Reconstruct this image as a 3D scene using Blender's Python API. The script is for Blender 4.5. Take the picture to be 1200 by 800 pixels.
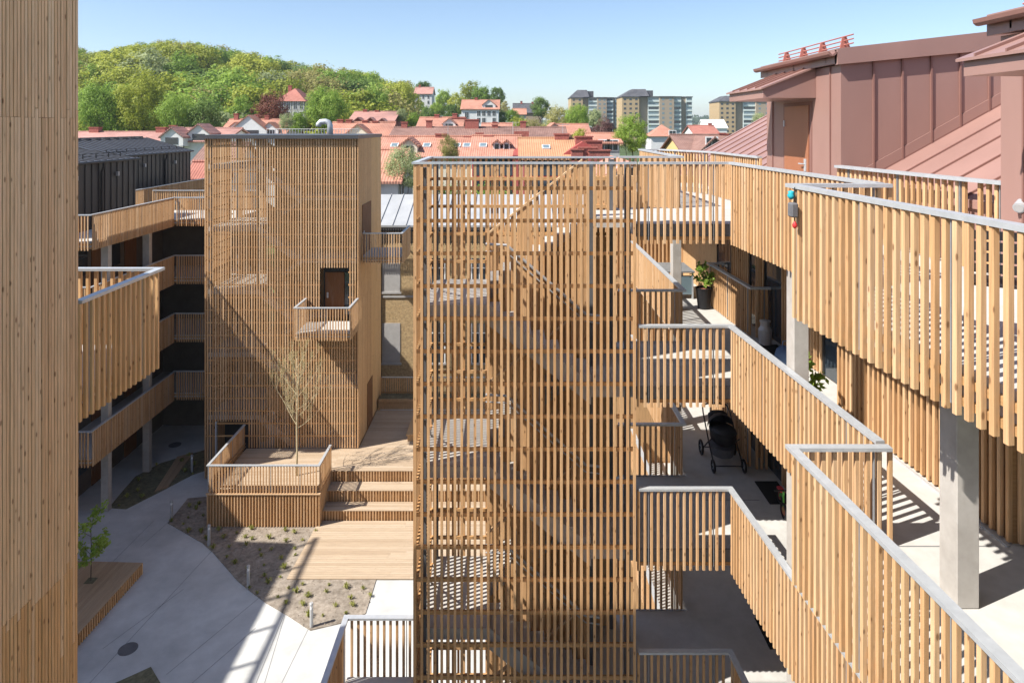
import bpy, bmesh, math, random
from mathutils import Vector, Matrix, noise

random.seed(7)
scene = bpy.context.scene
for o in list(bpy.data.objects):
    bpy.data.objects.remove(o)
COL = scene.collection

# ---------------------------------------------------------------- camera
FPX = 800.0            # focal length in pixels of the 1200 px wide picture (24 mm shift lens)
HZ = 148.5             # horizon row
CAMZ = 16.0            # eye height above the courtyard
cam_d = bpy.data.cameras.new('camera')
cam_d.sensor_width = 36.0
cam_d.lens = 36.0 * FPX / 1200.0
cam_d.shift_y = -(400.0 - HZ) / 1200.0
cam_d.clip_start = 0.1
cam_d.clip_end = 20000
cam = bpy.data.objects.new('camera', cam_d)
cam.location = (0, 0, CAMZ)
cam.rotation_euler = (math.radians(90), 0, 0)
COL.objects.link(cam)
scene.camera = cam

# ---------------------------------------------------------------- light
SUN_EL = math.radians(47.5)
SUN_AZ = math.radians(66.0)      # shadows fall this far to the right of the view axis
world = bpy.data.worlds.new('World')
scene.world = world
world.use_nodes = True
wn = world.node_tree.nodes
sky = wn.new('ShaderNodeTexSky')
sky.sky_type = 'NISHITA'
sky.sun_disc = False
sky.sun_elevation = SUN_EL
sky.sun_rotation = math.pi + SUN_AZ
sky.altitude = 50
sky.air_density = 0.85
sky.dust_density = 0.9
sky.ozone_density = 2.0
wn['Background'].inputs['Strength'].default_value = 0.094
world.node_tree.links.new(sky.outputs[0], wn['Background'].inputs['Color'])

sun_d = bpy.data.lights.new('sun', 'SUN')
sun_d.energy = 4.3
sun_d.angle = math.radians(0.53)
sun_d.color = (1.0, 0.95, 0.87)
sun = bpy.data.objects.new('sun', sun_d)
to_sun = Vector((-math.sin(SUN_AZ) * math.cos(SUN_EL), -math.cos(SUN_AZ) * math.cos(SUN_EL), math.sin(SUN_EL)))
sun.rotation_euler = to_sun.to_track_quat('Z', 'Y').to_euler()
sun.location = (-60, -30, 90)
COL.objects.link(sun)

scene.view_settings.view_transform = 'Standard'
scene.view_settings.look = 'None'
scene.view_settings.exposure = 1.06
scene.view_settings.gamma = 1.0
scene.cycles.max_bounces = 7
scene.cycles.diffuse_bounces = 4
scene.cycles.glossy_bounces = 3
scene.cycles.transmission_bounces = 4
scene.cycles.transparent_max_bounces = 8
scene.cycles.caustics_reflective = False
scene.cycles.caustics_refractive = False
scene.cycles.use_adaptive_sampling = True

# ---------------------------------------------------------------- helpers
def F(k):                       # floor level k (0 = one storey above the courtyard)
    return 2.856 * (k + 1)

def tag(o, label=None, cat=None, group=None, kind=None):
    if label: o['label'] = label
    if cat: o['category'] = cat
    if group: o['group'] = group
    if kind: o['kind'] = kind
    return o

def thing(name, label, cat, loc=(0, 0, 0), group=None):
    o = bpy.data.objects.new(name, None)
    o.empty_display_size = 0.3
    o.location = loc
    COL.objects.link(o)
    return tag(o, label, cat, group)

def link(name, me, mat=None, parent=None, loc=(0, 0, 0), rot=(0, 0, 0), world_loc=True):
    o = bpy.data.objects.new(name, me)
    COL.objects.link(o)
    if mat is not None and not me.materials:
        me.materials.append(mat)
    o.rotation_euler = rot
    if parent is not None:
        o.parent = parent
        pl = parent_origin(parent)
        o.location = Vector(loc) - pl if world_loc else Vector(loc)
    else:
        o.location = loc
    return o

def parent_origin(p):
    v = Vector(p.location)
    while p.parent is not None:
        p = p.parent
        v = v + p.location
    return v

class MB:
    """collects faces; build() links them as ONE mesh object"""
    def __init__(s): s.v = []; s.f = []
    def add(s, verts, faces):
        n = len(s.v); s.v += [tuple(p) for p in verts]; s.f += [tuple(i + n for i in f) for f in faces]
        return s
    def box(s, x0, x1, y0, y1, z0, z1):
        return s.add([(x0,y0,z0),(x1,y0,z0),(x1,y1,z0),(x0,y1,z0),(x0,y0,z1),(x1,y0,z1),(x1,y1,z1),(x0,y1,z1)],
                     [(0,3,2,1),(4,5,6,7),(0,1,5,4),(1,2,6,5),(2,3,7,6),(3,0,4,7)])
    def prism(s, poly, z0, z1):
        a = sum(poly[i][0]*poly[(i+1)%len(poly)][1]-poly[(i+1)%len(poly)][0]*poly[i][1] for i in range(len(poly)))
        if a < 0: poly = poly[::-1]
        n = len(poly)
        vs = [(p[0],p[1],z0) for p in poly] + [(p[0],p[1],z1) for p in poly]
        fs = [tuple(range(n))[::-1], tuple(range(n, 2*n))] + [(i,(i+1)%n,n+(i+1)%n,n+i) for i in range(n)]
        return s.add(vs, fs)
    def prism_y(s, poly, y0, y1):       # poly in (x, z), extruded along y
        n = len(poly)
        vs = [(p[0],y0,p[1]) for p in poly] + [(p[0],y1,p[1]) for p in poly]
        a = sum(poly[i][0]*poly[(i+1)%n][1]-poly[(i+1)%n][0]*poly[i][1] for i in range(n))
        fs = [tuple(range(n)), tuple(range(n, 2*n))[::-1]] + [(i,n+i,n+(i+1)%n,(i+1)%n) for i in range(n)]
        if a < 0: fs = [f[::-1] for f in fs]
        return s.add(vs, fs)
    def prism_x(s, poly, x0, x1):       # poly in (y, z), extruded along x
        n = len(poly)
        vs = [(x0,p[0],p[1]) for p in poly] + [(x1,p[0],p[1]) for p in poly]
        a = sum(poly[i][0]*poly[(i+1)%n][1]-poly[(i+1)%n][0]*poly[i][1] for i in range(n))
        fs = [tuple(range(n))[::-1], tuple(range(n, 2*n))] + [(i,(i+1)%n,n+(i+1)%n,n+i) for i in range(n)]
        if a < 0: fs = [f[::-1] for f in fs]
        return s.add(vs, fs)
    def tube(s, pts, r, seg=8, r1=None, caps=True):
        pts = [Vector(p) for p in pts]
        if r1 is None: r1 = r
        n = len(pts); rings = []
        up = None
        for i, p in enumerate(pts):
            d = (pts[min(i+1,n-1)] - pts[max(i-1,0)])
            if d.length < 1e-9: d = Vector((0,0,1))
            d.normalize()
            ref = Vector((0,0,1)) if abs(d.z) < 0.9 else Vector((1,0,0))
            a = d.cross(ref).normalized() if up is None else (up - d*up.dot(d)).normalized()
            up = a
            b = d.cross(a)
            rr = r + (r1-r)*i/max(1,n-1)
            rings.append([p + a*math.cos(2*math.pi*k/seg)*rr + b*math.sin(2*math.pi*k/seg)*rr for k in range(seg)])
        vs = [v for ring in rings for v in ring]; fs = []
        for i in range(n-1):
            for k in range(seg):
                fs.append((i*seg+k, i*seg+(k+1)%seg, (i+1)*seg+(k+1)%seg, (i+1)*seg+k))
        if caps:
            fs.append(tuple(range(seg))[::-1]); fs.append(tuple((n-1)*seg+k for k in range(seg)))
        return s.add(vs, fs)
    def lathe(s, prof, c=(0,0,0), seg=16):
        vs = []; fs = []
        for (r, z) in prof:
            for k in range(seg):
                a = 2*math.pi*k/seg
                vs.append((c[0]+r*math.cos(a), c[1]+r*math.sin(a), c[2]+z))
        for i in range(len(prof)-1):
            for k in range(seg):
                fs.append((i*seg+k, i*seg+(k+1)%seg, (i+1)*seg+(k+1)%seg, (i+1)*seg+k))
        fs.append(tuple(range(seg))[::-1]); fs.append(tuple((len(prof)-1)*seg+k for k in range(seg)))
        return s.add(vs, fs)
    def torus(s, c, R, r, axis='x', seg=20, seg2=8):
        vs = []; fs = []
        for i in range(seg):
            a = 2*math.pi*i/seg
            for k in range(seg2):
                b = 2*math.pi*k/seg2
                u = (R + r*math.cos(b))*math.cos(a); w = (R + r*math.cos(b))*math.sin(a); t = r*math.sin(b)
                p = (t,u,w) if axis == 'x' else ((u,t,w) if axis == 'y' else (u,w,t))
                vs.append((c[0]+p[0], c[1]+p[1], c[2]+p[2]))
        for i in range(seg):
            for k in range(seg2):
                fs.append((i*seg2+k, ((i+1)%seg)*seg2+k, ((i+1)%seg)*seg2+(k+1)%seg2, i*seg2+(k+1)%seg2))
        return s.add(vs, fs)
    def mesh(s, name, origin=(0,0,0)):
        me = bpy.data.meshes.new(name)
        ox, oy, oz = origin
        me.from_pydata([(v[0]-ox, v[1]-oy, v[2]-oz) for v in s.v], [], s.f)
        me.update()
        return me
    def build(s, name, mat, parent=None, origin=None, smooth=False, bevel=0, fixn=False):
        if origin is None:
            if parent is not None: origin = parent_origin(parent)
            else:
                xs=[v[0] for v in s.v]; ys=[v[1] for v in s.v]; zs=[v[2] for v in s.v]
                origin = ((min(xs)+max(xs))/2, (min(ys)+max(ys))/2, min(zs))
        me = s.mesh(name, origin)
        if bevel or fixn:
            bm = bmesh.new(); bm.from_mesh(me)
            if fixn: bmesh.ops.recalc_face_normals(bm, faces=bm.faces)
            if bevel:
                bmesh.ops.bevel(bm, geom=[e for e in bm.edges], offset=bevel, segments=1, affect='EDGES', clamp_overlap=True)
            bm.to_mesh(me); bm.free()
        if smooth:
            me.polygons.foreach_set('use_smooth', [True]*len(me.polygons))
        return link(name, me, mat, parent, origin)

# ---------------------------------------------------------------- materials
def mat_base(name, rough=0.7, metallic=0.0, spec=0.3):
    m = bpy.data.materials.new(name); m.use_nodes = True
    nt = m.node_tree; b = nt.nodes['Principled BSDF']
    b.inputs['Roughness'].default_value = rough
    b.inputs['Metallic'].default_value = metallic
    b.inputs['Specular IOR Level'].default_value = spec
    return m, nt, b

def N(nt, typ, **kw):
    n = nt.nodes.new(typ)
    for k, v in kw.items():
        if k in n.inputs: n.inputs[k].default_value = v
        else: setattr(n, k, v)
    return n

def ramp(nt, stops, fac, interp='LINEAR'):
    r = nt.nodes.new('ShaderNodeValToRGB'); r.color_ramp.interpolation = interp
    e = r.color_ramp.elements
    while len(e) < len(stops): e.new(0.5)
    for i, (p, c) in enumerate(stops):
        e[i].position = p; e[i].color = (*c, 1) if len(c) == 3 else c
    nt.links.new(fac, r.inputs[0])
    return r.outputs[0]

def mixc(nt, fac, a, b, mode='MIX'):
    m = nt.nodes.new('ShaderNodeMix'); m.data_type = 'RGBA'; m.blend_type = mode
    for sock, val in ((m.inputs[0], fac), (m.inputs[6], a), (m.inputs[7], b)):
        if isinstance(val, bpy.types.NodeSocket): nt.links.new(val, sock)
        elif isinstance(val, (int, float)): sock.default_value = val
        else: sock.default_value = (*val, 1) if len(val) == 3 else val
    return m.outputs[2]

def wood(name, tones, axis='z', knots=0.85, grain=0.28, rough=0.75, knotcol=(0.16, 0.075, 0.03), stain=None):
    m, nt, b = mat_base(name, rough, 0, 0.2)
    L = nt.links.new
    tc = N(nt, 'ShaderNodeTexCoord'); oi = N(nt, 'ShaderNodeObjectInfo')
    off = N(nt, 'ShaderNodeVectorMath', operation='SCALE'); off.inputs[0].default_value = (37.1, 53.3, 91.7)
    L(oi.outputs['Random'], off.inputs['Scale'])
    ad = N(nt, 'ShaderNodeVectorMath', operation='ADD')
    L(tc.outputs['Object'], ad.inputs[0]); L(off.outputs[0], ad.inputs[1])
    def mp(s_long, s_cross):
        n = N(nt, 'ShaderNodeMapping')
        sc = [s_cross]*3; sc['xyz'.index(axis)] = s_long
        n.inputs['Scale'].default_value = sc
        L(ad.outputs[0], n.inputs['Vector']); return n.outputs[0]
    g1 = N(nt, 'ShaderNodeTexNoise', Scale=1.0, Detail=5.0, Roughness=0.6); L(mp(2.2, 45), g1.inputs['Vector'])
    g2 = N(nt, 'ShaderNodeTexNoise', Scale=1.0, Detail=2.0); L(mp(0.5, 3), g2.inputs['Vector'])
    stops = [(i/(len(tones)-1)*0.9+0.05, t) for i, t in enumerate(tones)]
    rn = N(nt, 'ShaderNodeMath', operation='MULTIPLY_ADD'); L(g2.outputs[0], rn.inputs[0]); rn.inputs[1].default_value = 0.45
    rs = N(nt, 'ShaderNodeMath', operation='MULTIPLY_ADD'); L(oi.outputs['Random'], rs.inputs[0]); rs.inputs[1].default_value = 0.85; rs.inputs[2].default_value = -0.15
    L(rs.outputs[0], rn.inputs[2])
    base = ramp(nt, stops, rn.outputs[0])
    gr = ramp(nt, [(0.3, (1-grain,)*3), (0.7, (1+grain*0.25,)*3)], g1.outputs[0])
    c = mixc(nt, 1.0, base, gr, 'MULTIPLY')
    if knots:
        vo = N(nt, 'ShaderNodeTexVoronoi', Scale=1.0, Randomness=1.0); L(mp(4.6, 11.0), vo.inputs['Vector'])
        kf = ramp(nt, [(0.0, (1,1,1)), (0.10, (0.9,0.9,0.9)), (0.15, (0.15,0.15,0.15)), (0.24, (0,0,0))], vo.outputs['Distance'])
        km = N(nt, 'ShaderNodeMath', operation='MULTIPLY'); L(kf, km.inputs[0]); km.inputs[1].default_value = knots
        c = mixc(nt, km.outputs[0], c, knotcol)
    g3 = N(nt, 'ShaderNodeTexNoise', Scale=1.0, Detail=4.0, Roughness=0.7); L(mp(1.1, 5), g3.inputs['Vector'])
    wf = ramp(nt, [(0.52, (0,0,0)), (0.80, (0.24,0.24,0.24))], g3.outputs[0])
    c = mixc(nt, wf, c, tuple(x*0.72 for x in (0.50, 0.42, 0.34)))
    L(c, b.inputs['Base Color'])
    bp = N(nt, 'ShaderNodeBump', Strength=0.25, Distance=0.004); L(g1.outputs[0], bp.inputs['Height']); L(bp.outputs[0], b.inputs['Normal'])
    return m

def speck(name, c0, c1, scale=6, rough=0.8, detail=6, bump=0.0, metallic=0.0, spec=0.3, big=None, vscale=None, obj=True, rand=0.0):
    """mottled surface: two tones through noise, optional larger blotches"""
    m, nt, b = mat_base(name, rough, metallic, spec); L = nt.links.new
    tc = N(nt, 'ShaderNodeTexCoord')
    src = tc.outputs['Object']
    if vscale:
        mp = N(nt, 'ShaderNodeMapping'); mp.inputs['Scale'].default_value = vscale; L(src, mp.inputs[0]); src = mp.outputs[0]
    n = N(nt, 'ShaderNodeTexNoise', Scale=scale, Detail=detail, Roughness=0.65); L(src, n.inputs['Vector'])
    c = ramp(nt, [(0.3, c0), (0.72, c1)], n.outputs[0])
    if big:
        n2 = N(nt, 'ShaderNodeTexNoise', Scale=big[0], Detail=3.0); L(src, n2.inputs['Vector'])
        k = ramp(nt, [(0.35, (big[1],)*3), (0.65, (1,1,1))], n2.outputs[0])
        c = mixc(nt, 1.0, c, k, 'MULTIPLY')
    if rand:
        oi = N(nt, 'ShaderNodeObjectInfo')
        k = ramp(nt, [(0, (1-rand,)*3), (1, (1+rand*0.3,)*3)], oi.outputs['Random'])
        c = mixc(nt, 1.0, c, k, 'MULTIPLY')
    L(c, b.inputs['Base Color'])
    if bump:
        bp = N(nt, 'ShaderNodeBump', Strength=bump, Distance=0.02); L(n.outputs[0], bp.inputs['Height']); L(bp.outputs[0], b.inputs['Normal'])
    return m

def tiles(name, c0, c1, c2):
    """far clay roof tiles: rows and rolls as fine relief, mottled colour"""
    m, nt, b = mat_base(name, 0.8, 0, 0.25); L = nt.links.new
    tc = N(nt, 'ShaderNodeTexCoord')
    n = N(nt, 'ShaderNodeTexNoise', Scale=1.3, Detail=6.0, Roughness=0.7); L(tc.outputs['Object'], n.inputs['Vector'])
    n2 = N(nt, 'ShaderNodeTexNoise', Scale=0.25, Detail=3.0); L(tc.outputs['Object'], n2.inputs['Vector'])
    c = ramp(nt, [(0.3, c0), (0.5, c1), (0.75, c2)], n.outputs[0])
    k = ramp(nt, [(0.32, (0.68,0.70,0.72)), (0.5, (0.95,)*3), (0.68, (1.08,)*3)], n2.outputs[0])
    c = mixc(nt, 1.0, c, k, 'MULTIPLY'); L(c, b.inputs['Base Color'])
    w = N(nt, 'ShaderNodeTexWave', wave_type='BANDS', bands_direction='X', Scale=1.6); L(tc.outputs['Object'], w.inputs['Vector'])
    w2 = N(nt, 'ShaderNodeTexWave', wave_type='BANDS', bands_direction='Z', Scale=2.2, wave_profile='SAW'); L(tc.outputs['Object'], w2.inputs['Vector'])
    ad = N(nt, 'ShaderNodeMath', operation='ADD'); L(w.outputs['Fac'], ad.inputs[0]); L(w2.outputs['Fac'], ad.inputs[1])
    bp = N(nt, 'ShaderNodeBump', Strength=0.5, Distance=0.05); L(ad.outputs[0], bp.inputs['Height']); L(bp.outputs[0], b.inputs['Normal'])
    return m

def brick(name, c0, c1, mortar, scale=4.0):
    m, nt, b = mat_base(name, 0.85, 0, 0.2); L = nt.links.new
    tc = N(nt, 'ShaderNodeTexCoord'); mp = N(nt, 'ShaderNodeMapping'); mp.inputs['Rotation'].default_value = (math.radians(90), 0, 0)
    L(tc.outputs['Object'], mp.inputs[0])
    br = N(nt, 'ShaderNodeTexBrick', Scale=scale); L(mp.outputs[0], br.inputs['Vector'])
    br.inputs['Color1'].default_value = (*c0, 1); br.inputs['Color2'].default_value = (*c1, 1); br.inputs['Mortar'].default_value = (*mortar, 1)
    br.inputs['Mortar Size'].default_value = 0.03
    n = N(nt, 'ShaderNodeTexNoise', Scale=7.0, Detail=5.0, Roughness=0.8); L(tc.outputs['Object'], n.inputs['Vector'])
    c = mixc(nt, 1.0, br.outputs[0], ramp(nt, [(0.35, (0.6,)*3), (0.6, (1.12,)*3)], n.outputs[0]), 'MULTIPLY')
    L(c, b.inputs['Base Color'])
    return m

def leaf(name, c0, c1, c2, trans=0.45):
    m, nt, b = mat_base(name, 0.55, 0, 0.25); L = nt.links.new
    oi = N(nt, 'ShaderNodeObjectInfo'); tc = N(nt, 'ShaderNodeTexCoord'); g = N(nt, 'ShaderNodeNewGeometry')
    n = N(nt, 'ShaderNodeTexNoise', Scale=0.9, Detail=3.0); L(tc.outputs['Object'], n.inputs['Vector'])
    s = N(nt, 'ShaderNodeMath', operation='MULTIPLY_ADD'); L(g.outputs['Random Per Island'], s.inputs[0]); s.inputs[1].default_value = 0.35
    L(n.outputs[0], s.inputs[2])
    s2 = N(nt, 'ShaderNodeMath', operation='MULTIPLY_ADD'); L(oi.outputs['Random'], s2.inputs[0]); s2.inputs[1].default_value = 0.5; L(s.outputs[0], s2.inputs[2])
    s3 = N(nt, 'ShaderNodeMath', operation='SUBTRACT'); L(s2.outputs[0], s3.inputs[0]); s3.inputs[1].default_value = 0.42
    c = ramp(nt, [(0.1, c0), (0.5, c1), (0.9, c2)], s3.outputs[0])
    L(c, b.inputs['Base Color'])
    t = N(nt, 'ShaderNodeBsdfTranslucent'); L(c, t.inputs[0])
    mx = N(nt, 'ShaderNodeMixShader'); mx.inputs[0].default_value = trans
    L(b.outputs[0], mx.inputs[1]); L(t.outputs[0], mx.inputs[2])
    L(mx.outputs[0], nt.nodes['Material Output'].inputs[0])
    return m

def glass(name, col=(0.03, 0.04, 0.05), rough=0.06):
    m, nt, b = mat_base(name, rough, 0.0, 0.8)
    b.inputs['Base Color'].default_value = (*col, 1)
    return m

PINE = [(0.51, 0.295, 0.14), (0.59, 0.355, 0.18), (0.635, 0.40, 0.215), (0.665, 0.445, 0.26)]
M = {}
M['slat'] = wood('pine_slat', PINE)
M['slat_tower'] = wood('pine_slat_tower', [(0.56,0.32,0.15),(0.63,0.375,0.185),(0.67,0.42,0.22)])
M['slat_old'] = wood('weathered_pine', [(0.72,0.475,0.27),(0.78,0.535,0.315),(0.81,0.575,0.35),(0.82,0.61,0.39)], knots=0.75)
M['slat_mid'] = wood('half_weathered_pine', [(0.68,0.41,0.19),(0.74,0.46,0.225),(0.77,0.50,0.26)], knots=0.7)
M['board'] = wood('pine_board', [(0.46,0.285,0.14),(0.54,0.345,0.18),(0.58,0.385,0.21)], knots=0.5)
M['board_pale'] = wood('pale_board', [(0.60,0.40,0.23),(0.65,0.45,0.27)], knots=0.2)
M['rung'] = wood('pine_rung', [(0.50,0.28,0.12),(0.56,0.33,0.15)], axis='x')
M['batten'] = wood('pine_batten', [(0.36,0.20,0.09),(0.46,0.27,0.12)], axis='x', knots=0.3)
M['deck'] = wood('deck_board', [(0.40,0.30,0.205),(0.46,0.355,0.25),(0.49,0.385,0.28)], axis='x', knots=0.2, grain=0.2)
M['deck_y'] = wood('deck_board_y', [(0.38,0.26,0.16),(0.45,0.32,0.20)], axis='y', knots=0.2, grain=0.2)
M['door'] = wood('door_oak', [(0.19,0.085,0.035),(0.23,0.105,0.045)], knots=0)
M['steel'] = speck('galvanised_steel', (0.44,0.46,0.48), (0.54,0.56,0.58), 9, 0.45, 5, metallic=0.35, spec=0.5)
M['steel_post'] = speck('galvanised_flat', (0.26,0.27,0.285), (0.34,0.35,0.365), 9, 0.5, 5, metallic=0.3)
M['steel_dark'] = speck('grey_painted_steel', (0.10,0.10,0.105), (0.14,0.14,0.145), 4, 0.5)
M['conc'] = speck('slab_concrete', (0.44,0.43,0.405), (0.53,0.52,0.495), 5, 0.85, bump=0.05, big=(0.5, 0.88))
M['conc_grey'] = speck('grey_concrete', (0.44,0.42,0.395), (0.54,0.52,0.49), 5, 0.85, bump=0.05, big=(0.7, 0.85))
M['column'] = speck('column_concrete', (0.37,0.345,0.315), (0.45,0.425,0.395), 7, 0.85, bump=0.08, big=(1.5, 0.88))
M['pave'] = speck('paving_concrete', (0.47,0.47,0.455), (0.60,0.60,0.58), 1.6, 0.85, 9, bump=0.08, big=(0.28, 0.78))
M['joint'] = speck('joint', (0.16,0.16,0.16), (0.22,0.22,0.22), 5, 0.9)
M['soil'] = speck('dry_soil', (0.185,0.15,0.115), (0.40,0.345,0.285), 7, 0.95, 10, bump=1.0, big=(1.2, 0.75))
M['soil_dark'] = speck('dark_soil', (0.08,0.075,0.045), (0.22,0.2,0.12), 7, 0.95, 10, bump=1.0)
M['copper'] = speck('brown_red_sheet_metal', (0.305,0.178,0.152), (0.345,0.205,0.175), 0.9, 0.36, 5, bump=0.22, big=(0.6, 0.86), metallic=0.0, spec=0.5, vscale=(1,1,0.4))
M['copper_dk'] = speck('brown_red_seam', (0.21,0.11,0.092), (0.25,0.135,0.112), 1.2, 0.5)
M['redmetal'] = speck('red_painted_steel', (0.36,0.135,0.11), (0.42,0.165,0.13), 5, 0.5)
M['dark'] = speck('dark_sheet_metal', (0.030,0.027,0.026), (0.042,0.038,0.036), 1.0, 0.5, 3, spec=0.4)
M['dark_roof'] = speck('dark_roof_sheet', (0.045,0.045,0.05), (0.07,0.07,0.075), 1.0, 0.4, 3, spec=0.5)
M['zinc'] = speck('zinc_roof', (0.38,0.39,0.40), (0.48,0.49,0.50), 0.8, 0.45, 4, metallic=0.2, spec=0.5)
M['black'] = speck('black_plastic', (0.012,0.012,0.014), (0.022,0.022,0.025), 9, 0.55)
M['black_metal'] = speck('black_metal', (0.015,0.015,0.016), (0.025,0.025,0.026), 9, 0.45)
M['mat'] = speck('door_mat', (0.010,0.010,0.010), (0.022,0.022,0.022), 60, 0.95)
M['glass'] = glass('window_glass')
M['glass_sky'] = glass('balcony_glass', (0.16, 0.22, 0.25), 0.15)
M['white'] = speck('white_render', (0.60,0.60,0.59), (0.68,0.68,0.67), 2, 0.8)
M['cream'] = speck('cream_render', (0.66,0.60,0.47), (0.72,0.66,0.53), 2, 0.8)
M['yellow'] = speck('yellow_render', (0.60,0.44,0.19), (0.66,0.49,0.23), 2, 0.8)
M['greywall'] = speck('grey_timber_wall', (0.34,0.345,0.34), (0.44,0.445,0.44), 2, 0.8, vscale=(8,8,0.5))
M['stone'] = speck('greenish_stone_wall', (0.26,0.27,0.23), (0.36,0.36,0.31), 2, 0.8)
M['redwall'] = speck('red_painted_wall', (0.33,0.075,0.065), (0.40,0.10,0.085), 1.5, 0.75, big=(0.8, 0.8))
M['panel'] = speck('grey_window_panel', (0.36,0.35,0.34), (0.44,0.43,0.42), 3, 0.7)
M['tile_o'] = tiles('orange_tiles', (0.36,0.165,0.115), (0.44,0.21,0.15), (0.48,0.26,0.19))
M['tile_y'] = tiles('pale_orange_tiles', (0.41,0.215,0.115), (0.45,0.24,0.135), (0.48,0.27,0.16))
M['tile_r'] = tiles('red_tiles', (0.31,0.12,0.095), (0.38,0.155,0.12), (0.43,0.19,0.15))
M['tile_p'] = tiles('pink_red_tiles', (0.36,0.19,0.16), (0.42,0.225,0.19), (0.46,0.26,0.22))
M['tile_b'] = tiles('brown_tiles', (0.18,0.10,0.08), (0.24,0.14,0.115), (0.29,0.18,0.15))
M['tile_d'] = tiles('dark_tiles', (0.05,0.05,0.06), (0.09,0.09,0.10), (0.13,0.13,0.14))
M['chimney'] = brick('chimney_brick', (0.33,0.10,0.08), (0.38,0.13,0.10), (0.30,0.12,0.10), 6)
M['ybrick'] = brick('yellow_brick', (0.52,0.36,0.17), (0.42,0.27,0.115), (0.44,0.37,0.27), 4.2)
M['tbrick'] = brick('tower_brick', (0.46,0.33,0.18), (0.42,0.30,0.16), (0.42,0.34,0.24), 2.0)
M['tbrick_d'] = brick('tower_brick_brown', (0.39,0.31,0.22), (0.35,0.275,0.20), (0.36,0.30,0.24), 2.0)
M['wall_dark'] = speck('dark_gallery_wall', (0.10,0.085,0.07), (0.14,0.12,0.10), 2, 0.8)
M['bal_white'] = speck('balcony_front', (0.50,0.56,0.55), (0.60,0.66,0.64), 2, 0.6)
M['frame_w'] = speck('white_window_frame', (0.72,0.72,0.71), (0.78,0.78,0.77), 3, 0.6)
M['frame_r'] = speck('red_window_frame', (0.42,0.05,0.045), (0.48,0.07,0.06), 3, 0.6)
M['bark'] = speck('bark', (0.07,0.05,0.035), (0.14,0.11,0.08), 6, 0.9, bump=0.5, vscale=(3,3,0.6))
M['bark_pale'] = speck('pale_bark', (0.42,0.36,0.22), (0.56,0.48,0.31), 8, 0.8)
M['grass'] = speck('ground_grass', (0.045,0.075,0.02), (0.10,0.14,0.04), 0.3, 0.95, 8, bump=0.3, big=(0.02, 0.7))
M['leaf_y'] = leaf('leaves_yellow_green', (0.208,0.240,0.033), (0.351,0.390,0.052), (0.494,0.514,0.098))
M['leaf_g'] = leaf('leaves_fresh_green', (0.130,0.221,0.033), (0.247,0.370,0.058), (0.377,0.494,0.098))
M['leaf_d'] = leaf('leaves_deep_green', (0.078,0.138,0.030), (0.138,0.222,0.048), (0.204,0.294,0.072))
M['leaf_o'] = leaf('leaves_olive', (0.234,0.215,0.078), (0.351,0.325,0.111), (0.455,0.429,0.169))
M['leaf_s'] = leaf('leaves_silver', (0.260,0.305,0.143), (0.377,0.429,0.208), (0.494,0.533,0.299))
M['leaf_c'] = leaf('leaves_copper', (0.1, 0.035, 0.025), (0.18, 0.065, 0.04), (0.27, 0.11, 0.065), 0.25)
M['leaf_p'] = leaf('leaves_purple', (0.065, 0.03, 0.03), (0.12, 0.055, 0.05), (0.17, 0.08, 0.07), 0.25)
M['leaf_f'] = leaf('leaves_far', (0.03,0.055,0.03), (0.05,0.085,0.045), (0.075,0.11,0.06), 0.15)
M['tuft'] = leaf('sedge_leaf', (0.22,0.24,0.05), (0.36,0.37,0.10), (0.46,0.45,0.16))
M['bud'] = leaf('opening_buds', (0.42,0.35,0.16), (0.56,0.48,0.25), (0.66,0.58,0.34))
M['lamp'] = speck('bollard_metal', (0.40,0.40,0.40), (0.50,0.50,0.50), 4, 0.45, metallic=0.3)
M['turq'] = speck('turquoise_plastic', (0.02,0.34,0.42), (0.03,0.40,0.48), 4, 0.4)
M['redp'] = speck('red_plastic', (0.55,0.03,0.04), (0.62,0.05,0.05), 4, 0.4)
M['greenp'] = speck('green_paint', (0.10,0.42,0.08), (0.14,0.48,0.10), 4, 0.4)
M['cloth'] = speck('grey_cloth', (0.10,0.10,0.11), (0.16,0.16,0.17), 8, 0.9)
M['blue'] = speck('blue_cloth', (0.08,0.14,0.26), (0.12,0.19,0.33), 8, 0.9)
M['table'] = speck('grey_table', (0.16,0.165,0.17), (0.22,0.225,0.23), 6, 0.5)
M['terra'] = speck('bark_chips', (0.20,0.07,0.045), (0.34,0.14,0.09), 30, 0.9, bump=0.8)

# ---------------------------------------------------------------- slats, rails, fences
_cache = {}
def slat_mesh(w, d, h, mat, axis='z'):
    key = (round(w,3), round(d,3), round(h,2), mat, axis)
    if key not in _cache:
        b = MB()
        c = min(0.004, w*0.08)
        hx, hy = w/2, d/2
        poly = [(-hx+c,-hy),(hx-c,-hy),(hx,-hy+c),(hx,hy-c),(hx-c,hy),(-hx+c,hy),(-hx,hy-c),(-hx,-hy+c)] if w > 0.03 and axis == 'z' and h < 3 else [(-hx,-hy),(hx,-hy),(hx,hy),(-hx,hy)]
        b.prism(poly, 0, h)
        me = b.mesh('slat')
        me.materials.append(M[mat])
        _cache[key] = me
    return _cache[key]

def slat(parent, x, y, z0, z1, ang=0.0, w=0.045, d=0.045, mat='slat', name='slat', jit=1.0):
    me = slat_mesh(w, d, z1 - z0, mat)
    a = ang + random.uniform(-1, 1)*math.radians(1.2)*jit
    return link(name, me, None, parent, (x + random.uniform(-1,1)*0.002*jit, y + random.uniform(-1,1)*0.002*jit, z0 + random.uniform(-1,1)*0.004*jit), (random.uniform(-1,1)*0.0008*jit, random.uniform(-1,1)*0.0008*jit, a))

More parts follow.
